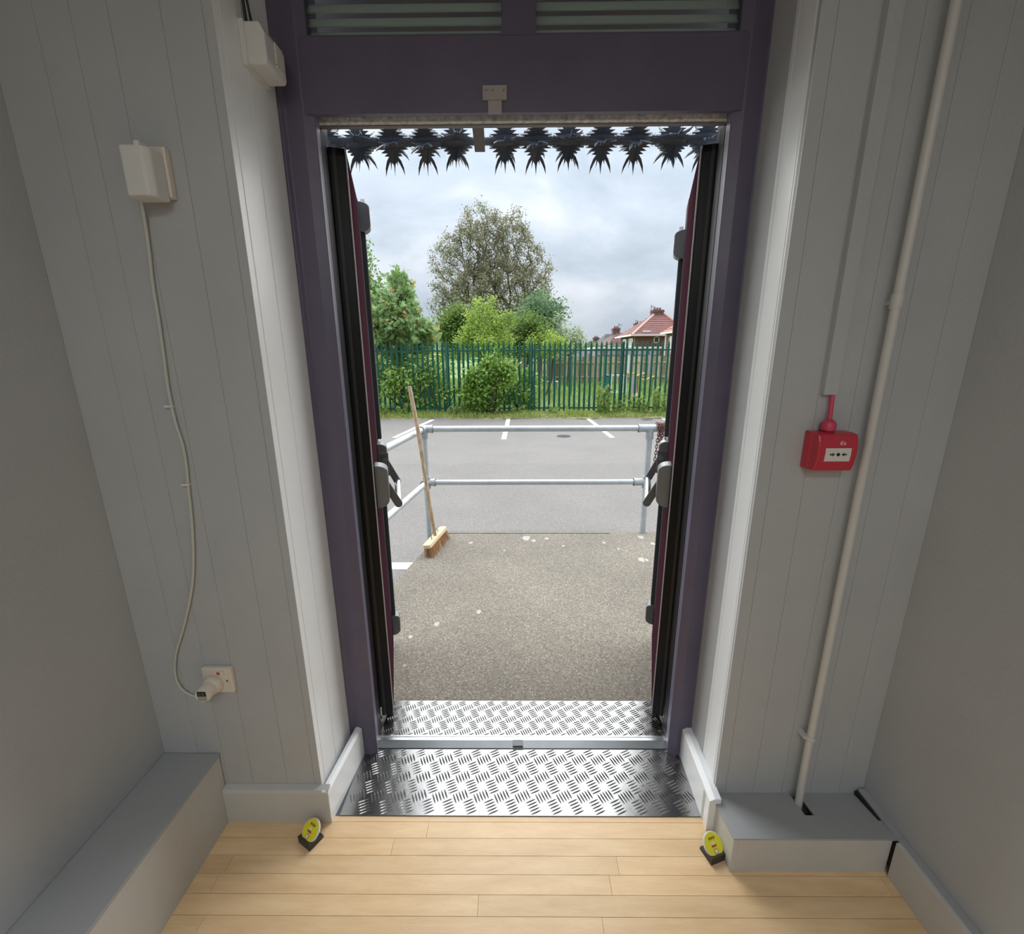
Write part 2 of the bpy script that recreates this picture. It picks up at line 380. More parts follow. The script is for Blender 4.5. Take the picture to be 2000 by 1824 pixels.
# right wall skirting with its deep top edge
t = thing('baseboard_right', 'pale skirting with a grey top edge along the right wall', 'skirting', (1.06, -2.4, 0), kind='structure')
obj('face_board', G().box(1.046, 1.058, -4.3, -.470, 0, .127), M_skirt, t, bevel=.001)
obj('top_edge', G().box(1.058, XR, -4.3, -.310, .119, .127), M_boxtop, t, bevel=.001)
obj('dark_joint', G().box(1.050, XR - .001, -.468, -.310, .03, .1185), M_gap, t)

# ================================================================== DOOR FRAME
JX = .568
fr = thing('door_frame', 'dark maroon glossy frame around the double doors', 'door frame', (0, -.04, 0), kind='structure')
def jamb(s):
    xo = .640
    p = [(xo, YF + .002), (xo - .010, YF - .006), (xo - .020, YF + .003), (.575, YF + .003), (.5465, YF + .013), (JX - .010, -.012), (JX, 0.0), (JX, .045), (.579, .045), (.579, .10), (xo, .10)]
    return G().prism([(s * a, b) for a, b in p], 'z', 0, 2.60)
obj('jamb', jamb(-1), M_frame, fr, bevel=.002); obj('jamb', jamb(1), M_frame, fr, bevel=.002)
# bright draught seal line along the opening edge
for s in (-1, 1):
    obj('edge_strip', G().box(*sorted((s * (JX + .001), s * (JX - .003))), -.003, .004, .012, 2.098), M_alu, fr)
    obj('rubber_seal', G().box(*sorted((s * (JX + .014), s * (JX - .002))), .012, .046, .012, 2.08), M_leaf, fr)
HY = YF + .003
zh = at(1000, 219, Y=HY).z
obj('head', G().prism([(HY, zh), (HY, 2.240), (.02, 2.240), (.02, 2.101), (.0, 2.101), (HY + .014, zh - .001)], 'x', -JX - .001, JX + .001), M_frame, fr, bevel=.0015)
obj('head_rail', G().box(-JX, JX, HY, .02, 2.50, 2.60), M_frame, fr)
obj('mullion', G().box(-.052, .034, HY, .02, 2.236, 2.502), M_frame, fr, bevel=.002)
zb0 = at(1000, 239, Y=.235).z
obj('back_board', G().box(-.95, .95, .225, .235, zb0, 2.75), mat('board_grey', (.30, .29, .36, 1), .7), fr)  # added board that hides the sky behind the transom slats
obj('upper_board', G().box(-.64, .64, .11, .225, 2.62, 2.64), M_soffit, fr)
# galvanised lintel and brown soffit
obj('lintel_strip', G().prism([(-.002, 2.1005), (-.002, 2.085), (.012, 2.083), (.016, 2.083), (.016, 2.1005)], 'x', -JX - .003, JX + .003), M_galv, fr, bevel=.002)
obj('soffit', G().box(-.575, .575, .008, .024, 2.0805, 2.0835), M_soffit, fr)
# transom windows
for i, (a, b) in enumerate(((-.50, -.052), (.034, .50))):
    w = thing('window_%d' % (i + 1), ['left transom window above the doors with grey green slats', 'right transom window above the doors with grey green slats'][i], 'window', ((a + b) / 2, -.04, 2.24), kind='structure')
    xa, xb = (-JX, -.052) if i == 0 else (.034, JX)
    obj('pane', G().box(xa, xb, -.052, -.048, 2.238, 2.50), M_glass, w)
    for k in range(9):
        z = 2.228 + k * .030
        obj('slat', G().prism([(-.030, z), (-.026, z - .001), (-.004, z + .028), (-.008, z + .029)], 'x', xa + .002, xb - .002), M_slat, w)
    obj('glazing_bead', G().box(xa, xb, -.074, -.052, 2.2385, 2.2445), M_frame, w)

# threshold: sill, tread plates
sl = thing('door_sill', 'grey metal door sill between the two tread plates', 'sill', (0, -.02, 0))
obj('inner_slope', G().prism([(-.0515, .002), (-.0515, .006), (-.022, .012), (-.022, 0), (-.0515, -.012)], 'x', -.568, .578), M_sill, sl)
obj('track', G().prism([(-.022, .0), (-.022, .013), (-.019, .013), (-.018, .010), (-.008, .010), (-.007, .006), (-.003, .006), (-.002, .011), (.002, .011), (.002, -.01)], 'x', -.568, .570), M_alu, sl)
obj('keeper_notch', G().box(-.035, .004, -.048, -.020, .006, .0135), M_hard2, sl, bevel=.001)
def tread(name, label, x0, x1, y0, y1, z, pitch, blen, base_x=0.0, th=.003):
    t = thing(name, label, 'tread plate', ((x0 + x1) / 2, (y0 + y1) / 2, z))
    obj('plate', G().box(x0, x1, y0, y1, z - th, z), M_tread, t)
    g = G(); nx = int((x1 - x0) / pitch) + 2; ny = int((y1 - y0) / pitch) + 2
    gap = blen * .235
    for j in range(-1, 2 * ny):
        for i in range(-1, nx):
            cx = x0 + base_x + (i + (.5 if j % 2 else 0)) * pitch; cy = y1 - (j + .3) * pitch * .5
            a = math.radians(114 if j % 2 else 24)
            ux, uy = math.cos(a), math.sin(a)
            for k in range(-2, 3):
                ox, oy = cx - uy * k * gap, cy + ux * k * gap
                L = blen * .5; w = gap * .33
                pts = [(-L, 0), (-L * .5, -w * .8), (0, -w), (L * .5, -w * .8), (L, 0), (L * .5, w * .8), (0, w), (-L * .5, w * .8)]
                vs_ = [(ox + ux * p - uy * q, oy + uy * p + ux * q) for p, q in pts]
                if not all(x0 < v[0] < x1 and y0 < v[1] < y1 for v in vs_): continue
                h = .0024
                r1 = [(vx, vy, z - .0005) for vx, vy in vs_]
                r2 = [(ox + ux * s_ * L * .55, oy + uy * s_ * L * .55, z + h) for s_ in (-1, 0, 1)]
                g.add(r1 + r2, [(0, 1, 8), (1, 2, 9, 8), (2, 3, 10, 9), (3, 4, 10), (4, 5, 10), (5, 6, 9, 10), (6, 7, 8, 9), (7, 0, 8)])
    obj('raised_tread', g, M_tread, t, kind='stuff', smooth=60)
    return t
ti = tread('tread_plate', 'wide aluminium five-bar tread plate inside the doors', -.600, .587, -.304, -.052, .003, .0705, .044)
to = tread('tread_plate', 'narrower aluminium five-bar tread plate outside on the landing edge', -.562, .572, .003, .190, .003, .0610, .038)
for p, zc in ((( 777, 1523), .003), ((1255, 1533), .003)):
    c = at(*p, Z=.004); obj('screw_head', G().lathe((c.x, c.y, .0028), [(.0045, 0), (.0045, .0012), (.002, .0020)], 12), M_hard, ti, smooth=40)

# ================================================================== DOOR LEAVES
def leaf(name, label, hinge, far, s, ztop, latch_top, latch_bot):
    """hinge, far: inner-face corners (x,y) of the open leaf; s: side (-1 left, 1 right)"""
    H = Vector((hinge[0], hinge[1], 0)); F = Vector((far[0], far[1], 0)); d = (F - H); L = d.length; d.normalize()
    n = Vector((-s, 0, 0)); n = (n - d * n.dot(d)).normalized()   # out of the inner face, towards the opening
    M = Matrix(((d.x, n.x, 0, H.x), (d.y, n.y, 0, H.y), (0, 0, 1, 0), (0, 0, 0, 1)))   # local (along, out, up)
    t = thing(name, label, 'door', (H.x, H.y, .02), kind='structure')
    def P(nm, g, m, par=t, **k): return obj(nm, g, m, par, **k)
    P('slab', G().box(.0, L, -.052, -.004, .025, ztop, M), M_leaf, bevel=.002)
    P('inner_skin', G().box(.012, L - .05, -.006, .0, .03, ztop - .004, M), M_leafred, bevel=.001)
    P('closing_stile', G().box(L - .12, L + .004, -.05, .0015, .22, ztop - .006, M), M_stile, bevel=.002)
    P('hinge_edge_highlight', G().box(-.003, .006, -.003, .0008, .03, ztop - .002, M), mat('pale_edge_highlight', (.45, .43, .41, 1), .5))  # pale strip paints the light caught along the hinge edge
    P('seal', G().box(-.004, .0, -.040, -.030, .03, ztop - .002, M), M_blackp)
    P('drip_bracket', G().box(-.008, .01, -.060, -.045, .02, .075, M), M_alu, bevel=.001)
    # hinges
    for z in (.25, 1.05, 1.85):
        a = M @ Vector((-.006, -.060, z)); P('hinge', G().tube([a, a + Vector((0, 0, .10))], .008, 10), M_blackp, smooth=40)
    # latch cases: rounded boxes standing off the face
    def case(nm, a0, a1, z0, z1, pr, m=M_hard):
        r = min(.35 * (z1 - z0), pr * .85); g = G(); pts = [(0, z0)]
        for k in range(6):
            t_ = -PI / 2 + k * PI / 10; pts.append((pr - r + r * math.cos(t_), z0 + r * .8 + r * .8 * math.sin(t_)))
        for k in range(6):
            t_ = k * PI / 10; pts.append((pr - r + r * math.cos(t_), z1 - r * .6 + r * .6 * math.sin(t_)))
        pts.append((0, z1))
        g.prism(pts, 'x', a0, a1, M); return P(nm, g, m, bevel=.003, smooth=40)
    c1 = case('latch_case', L - .09, L - .03, latch_top, latch_top + .112, .044)
    obj('bolt_tip', G().prism([(L - .075, latch_top + .111), (L - .045, latch_top + .111), (L - .06, latch_top + .128)], 'y', .010, .026, M), M_hard2, c1)
    case('latch_case', L - .08, L - .03, latch_bot, latch_bot + .112, .040)
    case('bar_case', .045, .115, .905, 1.068, .048)
    ci = case('lock_case', L - .17, L - .11, .925, 1.085, .042)
    obj('cover_plate', G().box(L - .175, L - .168, .0, .046, .94, 1.045, M), M_hard2, ci, bevel=.002)
    c = M @ Vector((L - .18, .030, 1.012)); dd = M.to_3x3() @ Vector((-1, 0, 0))
    obj('pivot_disc', G().tube([c, c + dd * .006], .012, 16), M_hard, ci, smooth=40)
    for z0, z1 in ((1.09, latch_top), (latch_bot + .112, .925)):
        P('rod_cover', G().box(L - .080, L - .040, -.002, .020, z0, z1, M), M_stile, bevel=.003)
    # push bar between two arms
    e0 = Vector((.118, .078, .893)); e1 = Vector((L - .15, .078, .905))
    P('push_bar', G().tube([M @ e0, M @ e1], .0135, 16), M_alu, smooth=50)
    for (al, zz, pv, zc) in ((.125, .893, .024, 1.00), (L - .150, .905, .026, 1.015)):
        g = G(); w = .013; a = Vector((pv, zc)); b = Vector((.078, zz)); u = (b - a).normalized(); nn = Vector((-u.y, u.x))
        pts = [a + nn * w * 1.1]
        for k in range(9):
            t_ = PI / 2 - k * PI / 8; pts.append(b + (u * math.cos(t_) + nn * math.sin(t_)) * w * 1.15)
        pts.append(a - nn * w * 1.1)
        g.prism([(p.x, p.y) for p in pts], 'x', al - .008, al + .004, M); P('arm', g, M_hard2, bevel=.0015)
    return t
leaf('door_1', 'left dark door leaf standing open outwards with push bar', (-.527, .095), (-.671, .63), -1, 2.062, 1.945, .072)
leaf('door_2', 'right dark door leaf standing open outwards with push bar', (.534, .095), (.704, .66), 1, 2.062, 1.842, .112)

# ================================================================== SPIKED RAIL OVER THE DOOR
def vane():
    half = [(.012, 0), (.028, .002), (.054, .008), (.028, .013), (.053, .021), (.024, .022), (.041, .031), (.018, .032), (.031, .040),
            (.0155, .041), (.0255, .054), (.033, .074), (.0355, .098), (.0285, .080), (.0205, .065), (.013, .054), (.0125, .070), (.0085, .058), (.0055, .062), (.003, .074), (.0010, .102)]
    h2 = [(-x, z) for x, z in half[:-1]]
    h2[16] = (-.015, .080); h2[19] = (-.003, .066)
    return h2 + half[::-1]
def rotor_geo(phase, sc=1.0, c=(0, 0, 0), sq=1.0):
    g = G(); c = Vector(c)
    Mx = Matrix.Translation(c) @ Matrix.Rotation(PI / 2, 4, 'Y')
    g.lathe((0, 0, 0), [(0.013 * sc, -.046 * sc), (.018 * sc, -.030 * sc), (.021 * sc, 0), (.018 * sc, .030 * sc), (.013 * sc, .046 * sc)], 14, Mx)
    for k in range(5):
        a = phase + k * 2 * PI / 5
        mir = -1 if k % 2 else 1
        Mv = Matrix.Translation(c) @ Matrix.Rotation(a, 4, 'X')
        poly = [(p[0] * sc * mir, p[1] * sc) for p in vane()]
        # plane x-z, thickness along y; horns bend a little sideways
        n = len(poly); th = .0035 * sc; vs_ = []
        for side in (-1, 1):
            for (px_, pz_) in poly:
                rr = pz_ / (.1 * sc); t_ = th * (1.25 - rr) + .0004
                vs_.append(Mv @ Vector((px_, side * t_ + .010 * sc * rr * rr * (1 if px_ > 0 else -1), pz_)))
        g.add(vs_, [tuple(range(n))[::-1], tuple(range(n, 2 * n))] + [(i, (i + 1) % n, n + (i + 1) % n, n + i) for i in range(n)])
    return g
YS, ZS = .30, 2.160
sr = thing('spiked_rail', 'rail of black plastic anti-climb spikes hanging over the doorway', 'spiked rail', (0, YS, ZS))
obj('tube', G().tube([(-.74, YS, ZS), (.74, YS, ZS)], .0125, 14), M_rotor, sr, smooth=40)
rx = [at(px, 275, Y=YS).x for px in (640, 701, 766, 831, 891, 986, 1047, 1110, 1175, 1241, 1313, 1378)]
rx = [rx[0] - .11] + rx + [rx[-1] + .11]
for i, x in enumerate(rx):
    obj('spike_rotor', rotor_geo(PI + [.0, .12, -.15, .21, .3, -.25, 0.05, .24, -.1, .15, .25, -.2, .0, .2][i], 1.0, (x, YS, ZS)), M_rotor, sr)
for a, b in zip(rx[:-1], rx[1:]):
    m_ = (a + b) / 2
    if b - a > .13: continue
    g = G().tube([(m_ - .008, YS, ZS), (m_ + .008, YS, ZS)], .015, 10)
    for k in range(4):
        q = k * PI / 2 + .3
        for xx in (-.006, .006):
            g.tube([(m_ + xx, YS, ZS), (m_ + xx, YS + math.sin(q) * .026, ZS + math.cos(q) * .026)], [.002, .0004], 5)
    obj('pin_spacer', g, M_rotor, sr)
b0 = at(936, 298, Y=YS - .03); b1 = at(926, 240, Y=.13)
d = .019
g = G().add([(b1.x - d - .004, .126, 2.30), (b1.x + d + .004, .126, 2.30), (b1.x + d + .004, .134, 2.30), (b1.x - d - .004, .134, 2.30)] +
            [(b0.x - d * .75, b0.y - .004, b0.z), (b0.x + d * 1.05, b0.y - .004, b0.z), (b0.x + d * 1.05, b0.y + .004, b0.z + .003), (b0.x - d * .75, b0.y + .004, b0.z + .003)],
            [(0, 1, 2, 3), (4, 7, 6, 5), (0, 4, 5, 1), (1, 5, 6, 2), (2, 6, 7, 3), (3, 7, 4, 0)])
obj('bracket', g, M_bracket, sr, bevel=.001)
# beige plate and stem stand in for the bracket's reflection on the door head
kb = thing('bracket_reflection', 'small beige plate and stem standing in for a bracket reflection on the door head', 'bracket', (-.07, HY, 2.13))
M_beige = mat('beige_bracket_image', (.36, .33, .31, 1), .5)
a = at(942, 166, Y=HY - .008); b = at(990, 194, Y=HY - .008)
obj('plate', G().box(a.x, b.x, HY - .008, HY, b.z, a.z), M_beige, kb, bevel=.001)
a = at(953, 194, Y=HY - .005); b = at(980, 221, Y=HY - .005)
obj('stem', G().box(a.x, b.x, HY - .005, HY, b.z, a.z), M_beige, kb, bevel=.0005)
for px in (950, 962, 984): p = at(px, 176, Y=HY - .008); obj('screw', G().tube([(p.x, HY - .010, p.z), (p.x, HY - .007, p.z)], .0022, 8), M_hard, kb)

# ================================================================== WALL FITTINGS, LEFT
# alarm box fixed to the left reveal, high up
t = thing('alarm_box', 'small white plastic box high on the left reveal with wires above', 'alarm box', (-.62, -.16, 2.05))
ya, yb_, x0, x1 = -.215, -.122, -.641, -.590
zt = at(494, 39, Y=ya).z; zb_ = at(504, 124, Y=ya).z
obj('case', G().prism([(x0, zb_), (x1, zb_), (x1 + .004, zb_ + .01), (x1 + .004, zt - .02), (x1 - .006, zt), (x0, zt)], 'y', ya, yb_), M_white, t, bevel=.004)
obj('back_plate', G().box(x0 - .001, x0 + .012, ya - .004, yb_ + .004, zb_ - .003, zt + .003), M_white, t, bevel=.002)
obj('lens', G().box(x1 + .0035, x1 + .0065, yb_ - .050, yb_ - .014, zb_ + .022, zb_ + .065), M_clear, t, bevel=.001)
obj('indicator_slot', G().box(x1 + .0035, x1 + .0070, yb_ - .050, yb_ - .014, zb_ + .014, zb_ + .019), M_upvc, t)
w = G()
w.tube([(x0 + .012, ya + .012, zt), (x0 + .010, ya + .012, zt + .05), (x0 + .002, ya + .006, zt + .15), (x0 + .002, ya + .004, CEIL)], .0035, 8)
w.tube([(x0 + .022, ya + .016, zt), (x0 + .016, ya + .016, zt + .06), (x0 + .006, ya + .014, zt + .16), (x0 + .004, ya + .014, CEIL)], .0028, 8)
tag(obj('wire', w, M_blackp, smooth=50), 'thin dark wires running up the reveal from the white alarm box', 'wire')

# white power unit and its cable
t = thing('power_unit', 'white plastic unit high on the wall with a cable hanging down', 'power unit', (-.815, -.33, 1.80))
obj('back_plate', G().box(-.862, -.784, YW - .018, YW, 1.804, 1.905), M_cream, t, bevel=.003)
obj('case', G().prism([(-.852, -.322), (-.852, -.360), (-.844, -.372), (-.800, -.372), (-.789, -.360), (-.789, -.322)], 'z', 1.794, 1.890), M_white, t, bevel=.004)
obj('top_lip', G().box(-.812, -.800, -.374, -.335, 1.886, 1.896), M_white, t, bevel=.002)
pts = []
for px, py in ((281, 392), (285, 430), (291, 490), (299, 560), (309, 620), (319, 690), (327, 750), (335, 792), (344, 830), (357, 870), (364, 910), (367, 945), (373, 1000), (377, 1060), (377, 1120), (371, 1170), (357, 1230), (345, 1270), (341, 1300), (345, 1330), (360, 1350), (382, 1361), (402, 1360), (416, 1353)):
    pts.append(at(px, py, Y=YW - .006))
pts[0] = Vector((-.850, -.332, 1.797)); pts[1] = pts[1] + Vector((0, -.004, 0)); pts[-1] = pts[-1] + Vector((0, -.028, 0)); pts[-2] = pts[-2] + Vector((0, -.012, 0))
def smooth_pts(P, n=4):
    o = []
    for i in range(len(P) - 1):
        a, b, c_, d_ = P[max(i - 1, 0)], P[i], P[i + 1], P[min(i + 2, len(P) - 1)]
        for k in range(n):
            t_ = k / n; o.append(.5 * ((2 * b) + (c_ - a) * t_ + (2 * a - 5 * b + 4 * c_ - d_) * t_ * t_ + (-a + 3 * b - 3 * c_ + d_) * t_ ** 3))
    return o + [P[-1]]
cb = thing('power_cable', 'thin white cable clipped to the wall between power unit and socket', 'cable', pts[12])
obj('flex', G().tube(smooth_pts(pts), .0042, 8), M_cable, cb, smooth=60)
for px, py in ((335, 793), (367, 945)):
    p = at(px, py, Y=YW); obj('cable_clip', G().box(p.x - .011, p.x + .009, YW - .012, YW, p.z - .003, p.z + .003), M_white, cb, bevel=.0015)
# socket with plug-in adapter
t = thing('wall_socket', 'cream wall socket plate low on the wall left of the doors', 'socket', (-.905, -.32, .53))
sx0, sx1, sz0, sz1 = -.945, -.857, .492, .577
obj('faceplate', G().box(sx0, sx1, YW - .016, YW, sz0, sz1), M_cream, t, bevel=.004)
obj('rocker_switch', G().box(sx1 - .030, sx1 - .020, YW - .020, YW - .015, sz1 - .024, sz1 - .008), M_cream, t, bevel=.001)
for cx_, cz_ in ((-.872, .535), (-.935, .535)): obj('screw', G().tube([(cx_, YW - .0155, cz_), (cx_, YW - .0175, cz_)], .003, 10), M_brownprint, t)
obj('switch_mark', G().box(sx1 - .042, sx1 - .034, YW - .0170, YW - .0155, sz1 - .022, sz1 - .013), M_redprint, t)
t = thing('plug_adapter', 'cream plug-in adapter with black and white label in the wall socket', 'plug', (-.905, -.35, .52))
cx_, cz_ = -.912, .527
Mp = Matrix.Translation((cx_, YW - .016, cz_)) @ Matrix.Rotation(PI / 2, 4, 'X')
obj('base', G().lathe((0, 0, 0), [(.027, 0), (.029, .004), (.026, .018), (.0225, .022)], 24, Mp), M_cream, t, smooth=40)
obj('body', G().lathe((0, 0, 0), [(.0225, .020), (.0225, .050), (.020, .053)], 24, Mp), M_cream, t, smooth=40)
yb_ = YW - .016 - .053
obj('label_black', G().box(cx_ - .0125, cx_ + .0125, yb_ - .0008, yb_ + .001, cz_ + .000, cz_ + .0155), M_black, t)
obj('label_white', G().box(cx_ - .0125, cx_ + .0125, yb_ - .0008, yb_ + .001, cz_ - .0155, cz_ + .000), mat('label_grey', (.38, .40, .38, 1), .5), t)
g = G()
for k in range(4): g.box(cx_ - .009 + (k % 2) * .009, cx_ - .003 + (k % 2) * .011, yb_ - .0012, yb_, cz_ + .004 + (k // 2) * .005, cz_ + .0065 + (k // 2) * .005)
obj('label_print', g, M_hard, t)

# ================================================================== WALL FITTINGS, RIGHT
t = thing('fire_call_point', 'red fire alarm call point on the wall right of the doors', 'call point', (.77, -.33, 1.19))
x0, x1, z0, z1 = .716, .812, 1.176, 1.273; yf = YW - .058; yr_ = YW
obj('back_box', G().box(x0 - .002, x1 - .001, YW - .030, YW, z0 + .001, z1 - .001), M_red, t, bevel=.003)
g = G(); prof = [(YW - .028, z0), (yf + .010, z0 + .002), (yf + .003, z0 + .022), (yf, z0 + .048), (yf + .002, z1 - .02), (yf + .008, z1 - .004), (YW - .028, z1)]
g.prism(prof, 'x', x0, x1); obj('front_cover', g, M_red, t, bevel=.003)
yc = yf - .0005
wx0, wx1, wz0, wz1 = x0 + .018, x1 - .016, z0 + .028, z0 + .061
def yface(z): return yf + (.003 * max(0, (z0 + .048 - z)) / .026 if z < z0 + .048 else .002 * (z - z0 - .048) / .03) - .0012
def flat(name, poly, m, off=0.0, par=t):
    g = G(); n = len(poly)
    vs_ = [(p[0], yface(p[1]) - off, p[1]) for p in poly] + [(p[0], yface(p[1]) - off + .0015, p[1]) for p in poly]
    g.add(vs_, [tuple(range(n)), tuple(range(n, 2 * n))[::-1]] + [(i, (i + 1) % n, n + (i + 1) % n, n + i) for i in range(n)])
    return obj(name, g, m, par)
flat('break_panel', [(wx0, wz0), (wx1, wz0), (wx1, (wz0 + wz1) / 2), (wx1, wz1), (wx0, wz1), (wx0, (wz0 + wz1) / 2)], mat('panel_white', (.72, .70, .64, 1), .4))
mx, mz_ = (wx0 + wx1) / 2, (wz0 + wz1) / 2 + .001
flat('dot', [(mx + .0042 * math.cos(k * PI / 8), mz_ + .0042 * math.sin(k * PI / 8)) for k in range(16)], M_black, .0010)
for s in (-1, 1):
    a = mx + s * .0085
    flat('arrow', [(a, mz_), (a + s * .005, mz_ + .0045), (a + s * .005, mz_ + .0018), (a + s * .0115, mz_ + .0018), (a + s * .0115, mz_ - .0018), (a + s * .005, mz_ - .0018), (a + s * .005, mz_ - .0045)], M_dgreen, .0010)
# burning-house symbol
lx, lz = mx + .008, z1 - .022
hp = flat('house_symbol', [(lx - .007, lz - .006), (lx + .007, lz - .006), (lx + .007, lz + .001), (lx + .003, lz - .001), (lx + .002, lz + .004), (lx - .001, lz), (lx - .003, lz + .006), (lx - .0045, lz + .001), (lx - .007, lz + .003)], mat('symbol_pink', (.72, .38, .42, 1), .5), .0008)
flat('flame_hole', [(lx - .002, lz - .004), (lx + .002, lz - .004), (lx, lz)], M_red, .0016)
t = thing('alarm_cable', 'short red cable and gland entering the top of the call point', 'cable', (.765, -.33, 1.30))
gx = .757; gy = YW - .020
obj('gland', G().lathe((gx, gy, 1.272), [(.012, 0), (.0165, .004), (.0165, .020), (.012, .027), (.006, .031)], 20), M_redcable, t, smooth=35)
obj('sheath', G().tube([(gx, gy, 1.300), (gx + .001, gy + .003, 1.325), (gx + .003, YW - .012, 1.350), (gx + .004, YW - .009, 1.375)], .0052, 12), M_redcable, t, smooth=50)
tk = G().box(.735, .768, YW - .017, YW, 1.362, CEIL)
tag(obj('cable_trunking', tk, M_wall, bevel=.001), 'narrow grey trunking running up the wall above the red call point', 'trunking')
pp = thing('wall_pipe', 'thin white painted pipe running down the right wall into the ledge', 'pipe', (.86, -.33, .1))
ax, ay = .857, YW - .030
obj('lower_pipe', G().tube([(ax - .004, ay - .012, .030), (ax - .003, ay - .004, .20), (ax - .001, ay, .345)], .0105, 16), M_pipe, pp, smooth=50)
obj('upper_pipe', G().tube([(ax, ay, .345), (ax, ay, CEIL)], .0105, 16), M_pipe, pp, smooth=50)
obj('pipe_clip', G().lathe((ax, ay, .340), [(.0125, 0), (.0145, .004), (.0145, .012), (.0125, .016)], 20).box(ax - .020, ax - .008, ay, YW, .343, .353), M_pipe, pp, smooth=40)
obj('pipe_clip', G().lathe((ax, ay, 1.560), [(.0120, 0), (.0130, .003), (.0130, .030), (.0120, .033)], 20).box(ax - .004, ax + .004, ay, YW, 1.57, 1.58), M_pipe, pp, smooth=40)

# ================================================================== FLOOR DOOR STOPS WITH YELLOW DISCS
def stop(label, px, py, tilt_z, dz):
    c = at(px, py, Z=.012)
    t = thing('door_hold_pad', label, 'door stop', (c.x, c.y, 0))
    Mt = Matrix.Translation((c.x, c.y, .0)) @ Matrix.Rotation(tilt_z, 4, 'Z') @ Matrix.Scale(1.25, 4)
    obj('base', G().prism([(-.020, 0), (.020, 0), (.020, .006), (-.020, .020)], 'x', -.022, .022, Mt), M_blackp, t, bevel=.001)
    Md = Mt @ Matrix.Translation((0, .004, .026)) @ Matrix.Rotation(math.radians(38), 4, 'X')
    obj('disc', G().lathe((0, 0, 0), [(.022, -.003), (.025, -.001), (.025, .002), (.0235, .0035)], 32, Md), M_white, t, smooth=40)
    d = obj('sticker', G().lathe((0, 0, 0), [(.0225, .003), (.0225, .0042)], 32, Md), M_yellow, t)
    for k in range(3): obj('symbol', G().box(-.008 + k * .006, -.004 + k * .006, .009, .014, .0042, .0047, Md), M_brownprint, d)
    obj('symbol', G().box(-.005, .003, .000, .005, .0042, .0047, Md), M_upvc, d)
    obj('symbol', G().box(-.007, .006, -.005, -.001, .0042, .0047, Md), M_redprint, d)
    obj('symbol', G().lathe((0, 0, 0), [(.0055, .0042), (.0055, .0047)], 16, Md @ Matrix.Translation((0, -.013, 0))), M_redprint, d)
    obj('symbol', G().lathe((0, 0, 0), [(.0042, .0045), (.0042, .0050)], 16, Md @ Matrix.Translation((0, -.013, 0))), M_upvc, d)
stop('yellow round door stop on the floor below the left skirting corner', 607, 1634, math.radians(-30), 0)
stop('yellow round door stop on the floor beside the right ledge', 1393, 1662, math.radians(18), 0)

# ================================================================== OUTSIDE GROUND
ZG = -.38
GX = -.03
cp = tag(obj('car_park', G().box(-12, 14, .10, 11.55, ZG - .2, ZG), M_asph), 'grey tarmac car park with white bay lines', 'car park', kind='structure')
tag(obj('tarmac_patch', G().box(-12, 14, .2, 6.03, ZG, ZG + .002), mat('asphalt_near', (0.168, 0.159, 0.148, 1), 0.9, var=0.25, vscale=60, bump=0.35, bscale=150, detail=8, speck=(75, .22, (.38, .37, .36, 1), .7), broad=.06)), 'slightly darker band of tarmac nearest the building', 'tarmac', kind='structure')
def line(p0, p1, w0, w1, label):
    a = at(*p0, Z=ZG); b = at(*p1, Z=ZG); d = (b - a); d.normalize(); n = Vector((-d.y, d.x, 0))
    z0, z1 = ZG + .0, ZG + .006
    vs_ = [a - n * w0 / 2, a + n * w0 / 2, b + n * w1 / 2, b - n * w1 / 2]
    g = G().add([(v.x, v.y, z) for z in (z0, z1) for v in vs_], [(3, 2, 1, 0), (4, 5, 6, 7), (0, 1, 5, 4), (1, 2, 6, 5), (2, 3, 7, 6), (3, 0, 4, 7)])
    return tag(obj('bay_line', g, M_line), label, 'painted line')
line((993, 818), (984, 858), .11, .11, 'white bay line in the middle of the car park')
line((1146, 816), (1196, 855), .11, .11, 'white bay line right of the middle one')
line((845, 820), (770, 855), .11, .11, 'white bay line behind the broom handle')
line((1318, 829), (1290, 815), .11, .11, 'short white bay line at the far right near the fence')
a = at(740, 1110, Z=ZG)
tag(obj('bay_line', G().box(a.x - 1.2, -.62, a.y - .03, a.y + .10, ZG + .002, ZG + .008), M_line), 'white bay line close to the landing on the left', 'painted line')
c = at(1101, 852, Z=ZG)
mh = thing('manhole_cover', 'dark round manhole cover in the tarmac', 'manhole cover', (c.x, c.y, ZG))
obj('rim', G().lathe((c.x, c.y, ZG), [(.17, 0), (.17, .006), (.155, .007)], 28), M_slate, mh, smooth=40)
obj('lid', G().lathe((c.x, c.y, ZG), [(.15, .001), (.15, .009), (.13, .010)], 28), M_stile, mh, smooth=40)
c = at(1262, 821, Z=ZG)
g = G()
for k in range(6):
    q = Vector((c.x + random.uniform(-.12, .12), c.y + random.uniform(-.05, .05), ZG + .015)); g.tube([q, q + Vector((random.uniform(-.1, .1), random.uniform(-.05, .05), .02)), q + Vector((random.uniform(-.15, .15), .05, .01))], [.009, .007, .003], 6)
tag(obj('twig', g, M_bark), 'small dark broken twig lying on the tarmac', 'twig')

